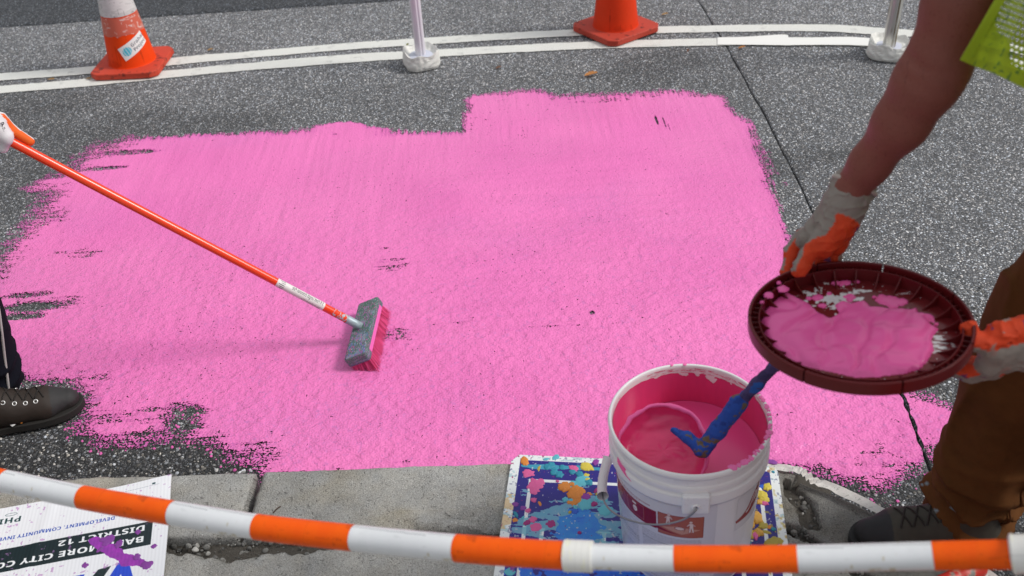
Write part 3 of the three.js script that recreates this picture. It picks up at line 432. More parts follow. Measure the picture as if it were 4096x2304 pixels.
// ------------------------------------------------------------------ broom on its orange pole
const handL = at(62, 576, 2.42), ferr = at(1428, 1298, 2.84);
{
  const t = thing('deck_brush', 'orange handled deck brush with paint-smeared green block and pink bristles', 'brush');
  const dir = handL.clone().sub(ferr).normalize(), end = ferr.clone().addScaledVector(dir, 1.52 - .02), P = d => ferr.clone().addScaledVector(dir, d);
  const D = (px, py) => { const r = ray(px, py), n = r.clone().cross(dir).cross(dir); /* distance along the pole of the point seen at a pixel */ let best = 0, bd = 9; for (let d = 0; d < 1.5; d += .002) { const q = P(d).sub(camP), z = q.dot(camF), X = 2048 + FOCAL * q.dot(camR) / z; if (Math.abs(X - px) < bd) { bd = Math.abs(X - px); best = d; } } return best; };
  const l0 = D(1105), l1 = D(1292), rod = (a, b, r, m, name, par) => mesh(name, tube([P(a), P((a + b) / 2), P(b)], r, 24, 28), m, par);
  const orange = phys({ color: C(.84, .045, .003), roughness: .28, clearcoat: .4, clearcoatRoughness: .25 });
  const pole = rod(.033, 1.5, .0113, orange, 'pole', t);
  const lc = canvas(1024, 160, (g, w, h) => { g.fillStyle = '#dedbd6'; g.fillRect(0, 0, w, h); g.fillStyle = '#2c2c30'; g.font = 'bold 44px sans-serif'; g.fillText('5 ft Fixed Length Extension Pole', 40, 70); g.fillStyle = '#55555a'; g.font = '34px sans-serif'; g.fillText('Tube de rallonge de 1.52 m', 60, 118); for (let k = 0; k < 7; k++) { g.fillRect(860 + (k % 2) * 6, 26 + k * 16, 120 - (k % 3) * 18, 5); } });
  const tex = ctex(lc); // printed sleeve: u runs along the pole, v around the camera side
  { const pos = [], uv = [], ind = [], n = 40, side = dir.clone().cross(camF).normalize(), face = side.clone().cross(dir).normalize(); if (face.dot(camF) > 0) face.negate(); for (let i = 0; i <= n; i++) for (let j = 0; j <= 20; j++) { const a = (j / 20 - .5) * 4.6, q = P(mix(l1, l0, i / n)).addScaledVector(face, .0118 * Math.cos(a)).addScaledVector(side, .0118 * Math.sin(a)); pos.push(q.x, q.y, q.z); uv.push(i / n, 1 - j / 20); } for (let i = 0; i < n; i++) for (let j = 0; j < 20; j++) { const a = i * 21 + j; ind.push(a, a + 21, a + 1, a + 1, a + 21, a + 22); } mesh('pole_label', geo(pos, ind, uv), std({ map: tex, roughness: .5, side: THREE.DoubleSide }), pole); }
  mesh('paint_crust', tube([P(.034), P(.058), P(.082)], .0117, 12, 24), std({ map: color(128, 128, (i, j, o) => { const n = fbm(i / 9, j / 9, 4, 261); const k = sstep(.45, .58, n); o[0] = mix(.80, .42, k); o[1] = mix(.05, .46, k); o[2] = mix(.006, .5, k); }), roughness: .7 }), pole);
  // metal ferrule
  const side = dir.clone().cross(V(0, 1, 0)).normalize();
  const fm = std({ map: color(128, 128, (i, j, o) => { const n = fbm(i / 14, j / 14, 4, 265), k = sstep(.5, .62, n); o[0] = mix(.42, .34, k); o[1] = mix(.50, .42, k); o[2] = mix(.54, .44, k); }), metalness: .35, roughness: .42 });
  const fg = new THREE.LatheGeometry([[.0128, .036], [.0128, .033], [.0122, .031], [.0122, .008], [.0116, -.012], [0, -.012]].map(q => new THREE.Vector2(...q)), 32); const fo = mesh('ferrule', fg, fm, t); fo.quaternion.setFromUnitVectors(V(0, 1, 0), dir); fo.position.copy(ferr);
  // block: long axis read from its two ends, top tipped towards the pole
  const A = at(1425, 1420, 2.80), B = at(1474, 1190, 2.99), long = B.clone().sub(A); const L = .262; long.y = 0; long.normalize();
  const across = V(0, 1, 0).cross(long).normalize(); if (across.x < 0) across.negate();     // to the right
  const tip = 24 * Math.PI / 180, nrm = V(0, 1, 0).multiplyScalar(Math.cos(tip)).addScaledVector(across, -Math.sin(tip)), acr = across.clone().multiplyScalar(Math.cos(tip)).addScaledVector(V(0, 1, 0), Math.sin(tip));
  const ctr = ferr.clone().addScaledVector(nrm, -.024).addScaledVector(acr, .004).addScaledVector(dir, -.006);
  const M = new THREE.Matrix4().makeBasis(acr, nrm, long.clone().multiplyScalar(1)); if (M.determinant() < 0) M.makeBasis(acr, nrm, long.clone().negate());
  const block = new RoundedBoxGeometry(.072, .036, L, 4, .010), bt = color(512, 512, (i, j, o) => {
    const u = i / 512, v = j / 512, n = fbm(u * 5, v * 14, 5, 271), q = fbm(u * 26 + v * 14, v * 44 - u * 9, 3, 272), p = fbm(u * 38, v * 38, 3, 273); let r = .085, g = .20, b = .155;
    const k1 = sstep(.52, .74, n + .34 * Math.max(0, .45 - v) - .02 + .5 * Math.max(0, v - .9)); r = mix(r, .27, k1); g = mix(g, .36, k1); b = mix(b, .42, k1);
    const k2 = sstep(.58, .66, q) * sstep(.6, .2, v); r = mix(r, .13, k2); g = mix(g, .25, k2); b = mix(b, .56, k2);
    if (p > .66) { r = .50; g = .16; b = .55; } if (p < .31 && q > .48) { r = .60; g = .64; b = .70; } if (p > .62 && q < .42) { r = .70; g = .12; b = .38; } if (vn(u * 22, v * 90, 274) > .93 && v < .35) { r = .55; g = .33; b = .22; } o[0] = r; o[1] = g; o[2] = b; });
  block.applyMatrix4(M); block.translate(ctr.x, ctr.y, ctr.z);
  mesh('block', block, std({ map: bt, roughness: .6, bumpMap: concBump, bumpScale: .003 }), t);
  mesh('wet_edge', (() => { const g = new RoundedBoxGeometry(.004, .014, L * .78, 2, .002); g.translate(.0352, -.004, .0); g.applyMatrix4(M); g.translate(ctr.x, ctr.y, ctr.z); return g; })(), phys({ color: C(.80, .13, .42), roughness: .25 }), t);
  // bristles, hundreds of thin tapered fibres down to the road
  const R = mulberry(11), pos = [], ind = []; let vcount = 0;
  for (let k = 0; k < 2600; k++) {
    const u = R() - .5, v = R() - .5, root = ctr.clone().addScaledVector(acr, u * .060).addScaledVector(nrm, -.016).addScaledVector(long, v * (L - .012));
    const sp = acr.clone().multiplyScalar(.40 * u - .06 + .10 * (R() - .5)).addScaledVector(long, .34 * v * Math.abs(v) * 3 + .12 * (R() - .5)).addScaledVector(nrm, -1).normalize();
    let len = Math.min(.050, (root.y - .006) / Math.max(.25, -sp.y)); len *= .93 + .1 * R(); const tipp = root.clone().addScaledVector(sp, len), w = .0011, a = V(R() - .5, R() - .5, R() - .5).cross(sp).normalize().multiplyScalar(w), b = a.clone().cross(sp).normalize().multiplyScalar(w);
    tipp.y = Math.max(tipp.y, .004);
    for (const [p, s] of [[root, 1], [tipp, .6]]) for (let q = 0; q < 3; q++) { const c = Math.cos(q * 2.094), d = Math.sin(q * 2.094); pos.push(p.x + s * (a.x * c + b.x * d), p.y + s * (a.y * c + b.y * d), p.z + s * (a.z * c + b.z * d)); }
    for (let q = 0; q < 3; q++) { const e = vcount + q, f = vcount + (q + 1) % 3; ind.push(e, f, e + 3, f, f + 3, e + 3); } vcount += 6;
  }
  const bo = mesh('bristles', geo(pos, ind), phys({ color: C(.82, .09, .27), roughness: .4 }), t); bo.userData.kind = 'stuff';
}

// ------------------------------------------------------------------ masking tape along the kerb edge
{
  const top = [[3060, 1858], [3120, 1864], [3180, 1870], [3215, 1882], [3260, 1915], [3330, 1940], [3400, 1967], [3480, 2007], [3570, 2057], [3700, 2132], [3850, 2222], [3950, 2284], [4060, 2360]].map(([x, y]) => onY(x, y, .122));
  const bot = [[3060, 1878], [3120, 1887], [3180, 1895], [3210, 1908], [3242, 1938], [3310, 1962], [3375, 1994], [3450, 2028], [3540, 2074], [3660, 2146], [3800, 2232], [3905, 2300], [4010, 2370]].map(([x, y]) => onY(x, y, .122));
  const A = new THREE.CatmullRomCurve3(top), B = new THREE.CatmullRomCurve3(bot), n = 160, m = 6, pos = [], uv = [], ind = [];
  for (let i = 0; i <= n; i++) for (let j = 0; j <= m; j++) { const u = i / n, v = j / m, p = A.getPoint(u).lerp(B.getPoint(u), v); const wr = .006 * Math.exp(-((u - .30) ** 2) / .004) * Math.sin(u * 150 + v * 5); pos.push(p.x, p.y + .003 + .004 * (vn(u * 26, v * 2, 15) - .3) + wr + (v < .25 ? .004 * (.25 - v) : 0), p.z); uv.push(u * 10, v); }
  for (let i = 0; i < n; i++) for (let j = 0; j < m; j++) { const a = i * (m + 1) + j; ind.push(a, a + 1, a + m + 1, a + 1, a + m + 2, a + m + 1); }
  const o = mesh('masking_tape', geo(pos, ind, uv), phys({ map: color(256, 64, (i, j, o) => { const k = fbm(i / 18, j / 18, 4, 301), t = .66 + .16 * (k - .5); o[0] = t; o[1] = t * .955; o[2] = t * .90; if (k > .72) { o[0] *= .6; o[1] *= .6; o[2] *= .6; } }), roughness: .5, transmission: .15, thickness: 0 }), scene);
  tag(o, 'wrinkled cream masking tape curving along the kerb edge beside the broken corner', 'tape');
}

// ------------------------------------------------------------------ paint splats, used on boards, lid and bucket
function splatGeo(r, h, seed, lobes = .35, sy = 1) {
  const n = 34, rings = [0, .35, .65, .86, .97, 1.02], pos = [], ind = [];
  for (let k = 0; k < rings.length; k++) for (let i = 0; i < n; i++) { const a = i / n * Math.PI * 2, R = r * (1 - lobes * 1.25 + 2.5 * lobes * fbm(Math.cos(a) * 2.3 + 7, Math.sin(a) * 2.3 + seed, 4, seed)) * rings[k]; const y = [1, .95, .85, .62, .3, -.1][k] * h * (k < 4 ? .75 + .5 * vn(Math.cos(a) * rings[k] * 4 + 9, Math.sin(a) * rings[k] * 4, seed + 2) : 1); pos.push(R * Math.cos(a), y, R * Math.sin(a) * sy); }
  for (let k = 0; k + 1 < rings.length; k++) for (let i = 0; i < n; i++) { const a = k * n + i, b = k * n + (i + 1) % n; ind.push(a, b, a + n, b, b + n, a + n); }
  return geo(pos, ind);
}
const splatCol = { cyan: C(.10, .42, .50), teal: C(.02, .24, .34), pink: C(.62, .10, .28), hot: C(.85, .16, .42), orange: C(.62, .21, .03), mustard: C(.66, .36, .06), yellow: C(.62, .50, .06), olive: C(.42, .33, .05), purple: C(.24, .03, .28), magenta: C(.30, .015, .15), violet: C(.22, .045, .29), blue: C(.02, .10, .5), white: C(.8, .8, .78) };
const splatMats = {}; for (const k in splatCol) splatMats[k] = phys({ color: splatCol[k], roughness: .55, bumpMap: concBump, bumpScale: .002 });

// ------------------------------------------------------------------ printed board under the bucket
const bT = onY(2050, 1818, .128), bU = onY(3085, 1866, .128).sub(bT).setY(0).normalize(), bV = V(-bU.z, 0, bU.x), BW = .600, BH = .76;
const boardYaw = Math.atan2(-bU.z, bU.x);
const board = thing('printed_board', 'paint-splattered indigo board with white border lying under the white bucket', 'board', V(bT.x, .1225, bT.z)); board.rotation.y = boardYaw;
{
  const S = 1600, W = Math.round(BW * S), H = Math.round(BH * S);
  const c = canvas(W, H, (g) => {
    g.fillStyle = '#dfe3e2'; g.fillRect(0, 0, W, H); g.fillStyle = '#241a78'; g.fillRect(.020 * S, .016 * S, W - .038 * S, H - .032 * S);
    g.strokeStyle = '#dfe3e2'; g.lineWidth = .0085 * S; g.strokeRect(.050 * S, .077 * S, (BW - .092) * S, (BH - .15) * S);
    g.fillStyle = '#dfe3e2';
    const stem = (x, w, ser) => { g.fillRect((x - w / 2) * S, .214 * S, w * S, .1 * S); g.fillRect((x - ser) * S, .213 * S, 2 * ser * S, .004 * S); };
    stem(.088, .009, .006); stem(.133, .009, .013); stem(.220, .009, .013); g.fillRect(.163 * S, .214 * S, .019 * S, .004 * S); g.beginPath(); g.moveTo(.176 * S, .24 * S); g.lineTo(.178 * S, .218 * S); g.lineTo(.181 * S, .24 * S); g.fill(); stem(.505, .009, .012); g.fillRect(.47 * S, .213 * S, .06 * S, .005 * S);
  });
  const g2 = c.getContext('2d'), im = g2.getImageData(0, 0, W, H), d = im.data;
  for (let j = 0; j < H; j++) for (let i = 0; i < W; i++) {
    const u = i / S, v = j / S, k = 4 * (j * W + i), put = (r, g, b, a = 1) => { d[k] = mix(d[k], r, a); d[k + 1] = mix(d[k + 1], g, a); d[k + 2] = mix(d[k + 2], b, a); };
    const n1 = fbm(u * 9, v * 9, 4, 311), n2 = fbm(u * 70, v * 70, 4, 312), n3 = fbm(u * 26, v * 90, 4, 313), n4 = fbm(u * 160, v * 160, 2, 314);
    const mid = Math.exp(-(((u - .17) / .12) ** 2 + ((v - .20) / .09) ** 2)), right = sstep(.36, .45, u), edge = u < .02 || u > BW - .018 || v < .016;
    if (!edge && u < .42) { if (n3 + .50 * mid + .40 * (n1 - .5) > .74 + .16 * n4) put(96 + 40 * n2, 176, 192, .85); if (Math.exp(-(((u - .165) / .05) ** 2 + ((v - .205) / .05) ** 2)) + .7 * (n1 - .5) + .6 * (n2 - .5) > .46) put(28, 96 + 40 * n2, 205, .88); if (v > .25 && n2 + .55 * n1 > .70) put(30, 104 + 60 * (n2 - .5), 214, .92); if (Math.exp(-(((u - .12) / .16) ** 2 + ((v - .033) / .012) ** 2)) + .8 * (n3 - .5) > .72) put(60, 165, 178, .85); }
    if (right && n2 + .3 * (n1 - .5) > .72) put(170, 160, 60, .7);
    if (n4 > .80 && n1 > .50) put(190, 190, 190, .8); if (n4 < .16 && n2 > .55) put(120, 35, 110, .9);
    if (edge) { if (n4 > .70) put(90, 90, 130, .55); if (n3 > .66) put(160, 190, 196, .7); if (u < .02 && Math.abs(v - .17) < .05 && n2 > .42) put(214, 176, 120, .7); if (n2 > .74) put(150, 40, 90, .8); if (u > BW - .018 && n2 > .60) put(196, 178, 120, .6); }
  }
  g2.putImageData(im, 0, 0);
  const r = .022, s = new THREE.Shape(); s.moveTo(r * .7, 0); s.lineTo(BW - r, 0); s.quadraticCurveTo(BW, 0, BW, -r); s.lineTo(BW, -BH); s.lineTo(0, -BH); s.lineTo(0, -r); s.lineTo(r * .7, 0);
  const g = new THREE.ExtrudeGeometry(s, { depth: .005, bevelEnabled: true, bevelSize: .0008, bevelThickness: .0006, bevelSegments: 2 }); g.rotateX(-Math.PI / 2);
  const p = g.attributes.position, uv = g.attributes.uv; for (let i = 0; i < p.count; i++) uv.setXY(i, p.getX(i) / BW, 1 - p.getZ(i) / BH);
  mesh('panel', g, phys({ map: ctex(c), roughness: .42, bumpMap: concBump, bumpScale: .0006 }), board);
  const put = (x, y, rpx, col, h = .0025, sy = 1) => { const q = onY(x, y, .128).sub(bT), r = rpx * 2.25 / FOCAL; const o = mesh('paint_splat', splatGeo(r, h, Math.round(x + y), .34, sy), splatMats[col], board); o.position.set(q.dot(bU), .0056, q.dot(bV)); o.rotation.y = x % 6; };
  const a = (x, y, r, col, h, sy) => put(2000 + x / 2.766, 1780 + y / 2.766, r / 2.766, col, h, sy), b = (x, y, r, col, h, sy) => put(2950 + x / 3.623, 1800 + y / 3.623, r / 3.623, col, h, sy);
  for (const q of [[400, 435, 92, 'pink', .003], [310, 315, 66, 'pink', .002, .8], [380, 500, 60, 'pink', .002], [370, 610, 36, 'pink'], [310, 725, 30, 'pink'], [365, 825, 42, 'pink'], [390, 910, 58, 'pink', .0018], [300, 860, 30, 'magenta', .002, 1.5], [548, 235, 52, 'teal', .003, 1.2], [600, 298, 48, 'teal', .003], [655, 330, 48, 'teal', .003], [692, 245, 38, 'teal'], [800, 298, 36, 'teal', .003], [885, 325, 46, 'teal', .003], [815, 255, 60, 'pink', .002, .6], [960, 245, 62, 'yellow', .003, 1.4], [955, 335, 32, 'yellow', .002], [970, 385, 30, 'yellow'], [985, 413, 48, 'teal', .003], [915, 385, 80, 'cyan', .002], [710, 465, 74, 'orange', .004], [850, 530, 104, 'orange', .005], [830, 620, 58, 'orange', .003, 1.6], [795, 440, 34, 'orange', .004], [820, 455, 80, 'cyan', .0015], [985, 545, 30, 'orange'], [945, 578, 60, 'purple', .004, .9], [935, 650, 84, 'cyan', .003], [725, 608, 36, 'cyan', .003], [785, 615, 30, 'cyan', .003], [830, 685, 40, 'cyan', .002, .5], [270, 180, 44, 'orange', .003, 1.6], [620, 135, 52, 'cyan', .0018, .6], [510, 158, 34, 'cyan', .002, .5], [1060, 190, 46, 'purple', .002, .8], [1040, 655, 36, 'magenta', .003], [1075, 545, 22, 'olive'], [880, 973, 22, 'magenta', .003], [255, 700, 34, 'violet', .002], [170, 655, 34, 'violet'], [175, 770, 50, 'teal', .003, .4], [565, 870, 50, 'magenta', .001], [775, 745, 20, 'olive'], [635, 404, 18, 'pink', .003], [1140, 490, 44, 'teal', .002], [1120, 590, 70, 'cyan', .0015], [1165, 720, 70, 'cyan', .002], [1060, 505, 40, 'magenta', .002, .4], [430, 260, 40, 'olive', .001, .4], [440, 650, 38, 'orange', .001, .4], [165, 830, 30, 'orange', .001], [255, 805, 26, 'cyan', .002, .5], [830, 735, 36, 'blue', .002], [130, 1385, 34, 'violet', .002], [110, 1400, 50, 'cyan', .002]]) a(...q);
  for (const q of [[230, 985, 118, 'mustard', .007], [180, 1075, 84, 'mustard', .005], [372, 1100, 66, 'olive', .003], [300, 1190, 66, 'mustard', .005], [345, 1215, 40, 'mustard', .004], [252, 1243, 66, 'hot', .005, .6], [120, 1200, 100, 'yellow', .004, 1.4], [350, 660, 84, 'yellow', .005], [390, 720, 70, 'yellow', .004], [430, 540, 60, 'yellow', .004, 1.3], [388, 768, 56, 'pink', .003, .8], [320, 760, 44, 'mustard', .004], [520, 1150, 34, 'teal', .003], [500, 1350, 130, 'olive', .003, .6], [420, 1190, 60, 'olive', .0015, .5], [320, 575, 34, 'white', .003], [355, 530, 40, 'blue', .002], [515, 320, 24, 'teal', .002], [480, 170, 46, 'violet', .002, 2], [460, 1120, 30, 'orange', .001], [610, 1320, 50, 'olive', .0015], [60, 1330, 50, 'violet', .001], [160, 1340, 34, 'cyan']]) b(...q);
}

// ------------------------------------------------------------------ election-style yard sign, lying upside down to the camera
{
  const A = onY(690, 1910, .1285), e = onY(0, 2062, .1285).sub(A).setY(0).normalize(), f0 = V(-e.z, 0, e.x); if (f0.z < 0) f0.negate();
  const e2 = e.clone().addScaledVector(f0, -.055).normalize(), f2 = f0.clone().addScaledVector(e, .055).normalize(), W = .61, H = .46, S = 1900;
  const c = canvas(W * S, H * S, (g, w, h) => {
    const Y = t => (H - t) * S, X = s => s * S;
    g.fillStyle = '#e6e7ea'; g.fillRect(0, 0, w, h); g.fillStyle = '#0f2328'; g.fillRect(X(.034), Y(.192), w, (.192 - .125) * S);
    g.fillStyle = '#eef0f1'; const text = (s, t, hgt, str, width, font = 'bold') => { g.font = `${font} ${hgt * S * 1.38}px sans-serif`; const k = width * S / g.measureText(str).width; g.save(); g.translate(X(s), Y(t)); g.scale(k, 1); g.fillText(str, 0, 0); g.restore(); };
    text(.048, .1635, .0165, 'BALTIMORE CITY CO', .312); text(.048, .133, .0155, 'DISTRICT 12', .186);
    g.fillStyle = '#2244a8'; text(.118, .0895, .0105, 'DEVELOPMENT. COMMUNITY INVES', .256);
    g.fillStyle = '#173d3f'; text(.326, .034, .016, 'PHIL', .066); g.strokeStyle = '#3a5a5c'; g.lineWidth = 2; g.beginPath(); g.ellipse(X(.352), Y(.0245), 24, 7, 0, 0, 7); g.stroke(); g.stroke();
    for (let k = 0; k < 26; k++) { g.fillStyle = 'rgba(120,130,140,.55)'; g.fillRect(X(.026 + k * .0036), Y(.022), 4 + (k % 3) * 1.5, 3); }
    g.fillStyle = '#2a4a50'; g.fillRect(X(.035), Y(.019), 14, 10);
    const poly = (col, ...p) => { g.fillStyle = col; g.beginPath(); p.forEach(([s, t], i) => i ? g.lineTo(X(s), Y(t)) : g.moveTo(X(s), Y(t))); g.fill(); };
    poly('#2148c8', [.078, .222], [.098, .226], [.135, .31], [.112, .31], [.089, .258], [.075, .31], [.052, .31]); poly('#10262b', [.112, .230], [.138, .234], [.185, .31], [.15, .31]); poly('#2148c8', [.165, .240], [.235, .243], [.25, .31], [.17, .31]); poly('#2148c8', [.26, .235], [.36, .235], [.37, .31], [.27, .31]);
    poly('#e6e7ea', [.128, .262], [.134, .270], [.144, .268], [.137, .276], [.140, .288], [.130, .280], [.120, .286], [.124, .275], [.117, .268], [.125, .269]);
  });
  const g2 = c.getContext('2d'), im = g2.getImageData(0, 0, c.width, c.height), d = im.data;
  for (let j = 0; j < c.height; j++) for (let i = 0; i < c.width; i++) { const s = i / S, t = H - j / S, k = 4 * (j * c.width + i), n = fbm(s * 34, t * 34, 4, 321), n2 = fbm(s * 150, t * 150, 3, 322); const along = Math.abs((s - .045) * .62 - (.245 - t) * .78); const smear = Math.exp(-((along / .020) ** 2)) * sstep(.0, .05, s) * sstep(.19, .15, s) * sstep(.10, .14, t) * sstep(.265, .24, t); if (smear + .9 * (n - .5) > .60 + .2 * n2) { d[k] = 128 + 40 * n2; d[k + 1] = 50; d[k + 2] = 150 + 30 * n2; } else if (n2 > .70 && n > .56) { d[k] = mix(d[k], 176, .6); d[k + 1] = mix(d[k + 1], 120, .6); d[k + 2] = mix(d[k + 2], 180, .6); } const fl = (Math.floor(i / 7.5) % 2 ? -3 : 3); d[k] += fl; d[k + 1] += fl; d[k + 2] += fl; }
  g2.putImageData(im, 0, 0);
  const sign = thing('yard_sign', 'white corrugated plastic yard sign with dark text band and purple paint smears', 'sign', V(A.x, .1225, A.z)); sign.rotation.y = Math.atan2(-e2.z, e2.x);
  // in the group's own axes: +x along the lettering, and f2 to one side
  const lx = V(1, 0, 0), lz = V(f2.dot(e2), 0, 0); const zsg = Math.sign(V(-e2.z, 0, e2.x).dot(f2)) || 1;
  const yAt = (s, t) => .0052 + .010 * Math.exp(-(s * s + t * t) / .006) + .003 * vn(s * 9, t * 9, 17) + .0025 * Math.exp(-(((s - .262) - .14 * t) ** 2) / .00004);
  const build = (dy, flip) => { const pos = [], uv = [], ind = [], n = 60, m = 46; for (let i = 0; i <= n; i++) for (let j = 0; j <= m; j++) { const s = i / n * W, t = j / m * H; pos.push(s, yAt(s, t) + dy, zsg * t); uv.push(s / W, t / H); } for (let i = 0; i < n; i++) for (let j = 0; j < m; j++) { const a = i * (m + 1) + j; (zsg < 0) !== flip ? ind.push(a, a + m + 1, a + 1, a + 1, a + m + 1, a + m + 2) : ind.push(a, a + 1, a + m + 1, a + 1, a + m + 2, a + m + 1); } return geo(pos, ind, uv); };
  mesh('printed_face', build(0, false), phys({ map: ctex(c), roughness: .38 }), sign);
  const back = build(-.004, true); mesh('back_face', back, std({ color: C(.75, .75, .75), roughness: .5 }), sign);
  { const rim = [], N = 60; const per = []; for (let i = 0; i <= N; i++) per.push([i / N * W, 0]); for (let i = 1; i <= N; i++) per.push([W, i / N * H]); for (let i = 1; i <= N; i++) per.push([W - i / N * W, H]); for (let i = 1; i <= N; i++) per.push([0, H - i / N * H]); const pos = [], ind = []; per.forEach(([s, t]) => { pos.push(s, yAt(s, t), zsg * t, s, yAt(s, t) - .004, zsg * t); }); for (let i = 0; i + 1 < per.length; i++) ind.push(2 * i, 2 * i + 1, 2 * i + 2, 2 * i + 1, 2 * i + 3, 2 * i + 2); mesh('fluted_edge', geo(pos, ind), std({ color: C(.72, .72, .72), roughness: .6, side: THREE.DoubleSide }), sign); }
  for (const [x, y, r, h, sy] of [[1010, 840, 58, .0016, 1.1], [1110, 880, 44, .0016, .8], [1280, 1000, 40, .002, .8], [1375, 1075, 52, .0025, .9], [940, 930, 34, .0012, .6], [800, 1080, 34, .0015, .8], [1440, 900, 26, .0015, 1], [1290, 770, 34, .001, .7]]) { const q = onY(x / 2.342, 1800 + y / 2.342, .129).sub(A), s = q.dot(e2), t = q.dot(f2); const o = mesh('paint_splat', splatGeo(r / 2.342 * 2.2 / FOCAL, h, x + y, .4, sy), splatMats.violet, sign); o.position.set(s, yAt(s, t) + .0002, zsg * t); o.rotation.y = x; }
}

// ------------------------------------------------------------------ bucket
const BK = V(.3198, .4803, -1.3701), bN = V(-.034, .9993, .004).normalize(), BHt = .3515;
const bucket = thing('paint_bucket', 'white plastic paint bucket half full of pink paint with printed red label', 'bucket', BK.clone().addScaledVector(bN, -BHt)); bucket.quaternion.setFromUnitVectors(V(0, 1, 0), bN);
const lathe = (pts, n = 96, a0 = 0, len = Math.PI * 2) => new THREE.LatheGeometry(pts.map(p => new THREE.Vector2(...p)), n, a0, len);
const pail = phys({ map: color(512, 512, (i, j, o) => { const n = fbm(i / 50, j / 50, 4, 331), s = fbm(i / 4, j / 60, 3, 332); let t = .84 + .05 * (n - .5); if (s > .8) t *= .95; if (n > .66) t *= .93; o[0] = t; o[1] = t * .985; o[2] = t * .985; }), roughness: .3, specularIntensity: .8 });
const wetPink = phys({ color: C(.80, .075, .27), roughness: .22, specularIntensity: .8 });
mesh('bucket_body', lathe([[0, .0], [.128, .0], [.1315, .004], [.1425, .262], [.1455, .268], [.1525, .270], [.1530, .274], [.1530, .293], [.1515, .297], [.1488, .298], [.1488, .303], [.1510, .3045], [.1512, .315], [.1490, .3175], [.1474, .320], [.1480, .338]], 120), pail, bucket);
mesh('rim', lathe([[.1480, .338], [.1525, .339], [.1537, .343], [.1532, .348], [.1510, .3513], [.1482, .3515], [.1462, .3495], [.1455, .345]], 120), pail, bucket);
mesh('inner_wall', lathe([[.1455, .345], [.1445, .33], [.140, .235], [.132, .01], [0, .006]], 96), pail, bucket);
{ // wet coat on the inside with a ragged top and splashes above it
  const c = color(1024, 256, (i, j, o) => { const a = i / 1024 * Math.PI * 2, y = mix(.225, .346, j / 255), ca = Math.cos(a), sa = Math.sin(a); const line = .325 - .020 * sstep(.0, .9, sa * -.2 + ca * -.9 + .3) * (1 - .6 * sstep(.2, .9, -sa)) + .012 * (fbm(ca * 4 + 9, sa * 4, 4, 341) - .5) + .008 * (vn(ca * 14 + 20, sa * 14, 342) - .5); const sp = fbm(i / 15, j / 7, 3, 343), big = fbm(ca * 2 + 4, sa * 2, 2, 345); o[3] = y < line || (sp > .70 - .1 * big && y < .344 && vn(ca * 3 + 2, sa * 3, 344) > .42) ? 1 : 0; const t = .95 + .1 * fbm(i / 8, j / 30, 2, 346); o[0] = .72 * t; o[1] = .05 * t; o[2] = .19 * t; });
  mesh('paint_coat', lathe([[.1389, .225], [.1395, .24], [.1440, .333], [.1447, .346]], 96), phys({ map: c, alphaTest: .5, roughness: .3, side: THREE.DoubleSide }), bucket);
}
{ // paint surface, with faint swirls
  const pos = [0, 0, 0], ind = [], n = 72, m = 16; for (let k = 1; k <= m; k++) for (let i = 0; i < n; i++) { const a = i / n * 6.2832, r = .1398 * k / m, x = r * Math.cos(a), z = r * Math.sin(a); pos.push(x, .0016 * (fbm(x * 24 + 4, z * 24 + x * 30, 3, 351) - .5) + (k === m ? .002 : 0), z); } for (let i = 0; i < n; i++) ind.push(0, 1 + (i + 1) % n, 1 + i); for (let k = 0; k < m - 1; k++) for (let i = 0; i < n; i++) { const a = 1 + k * n + i, b = 1 + k * n + (i + 1) % n; ind.push(a, b, a + n, b, b + n, a + n); } const g = geo(pos, ind); g.translate(0, .258, 0); const o = mesh('pink_paint', g, wetPink, bucket); o.userData.label = 'liquid hot pink paint inside the bucket';
}
{ const R = mulberry(9); for (let k = 0; k < 40; k++) { const a = k < 34 ? mix(-.55, 1.25, R()) : mix(0, 6.28, R()), g = splatGeo(.0025 + .0055 * R() * R(), .0016, 40 + k, .3, .6 + R()); const o = mesh('paint_drip', g, splatMats.hot, bucket), r = .1485 + .003 * (R() - .5); o.position.set(r * Math.cos(a), .3512, r * Math.sin(a)); o.rotation.y = R() * 6; } }
const lugA = -.09; // the two bail lugs: facing the camera and opposite
for (const a of [lugA, lugA + Math.PI]) { const g = new RoundedBoxGeometry(.050, .046, .016, 3, .004); g.translate(0, .281, .1515); const l = mesh('lug', g, pail, bucket); l.rotation.y = a; const b = new THREE.TorusGeometry(.0062, .0022, 8, 20); b.translate(0, .277, .1598); mesh('boss', b, pail, l); }
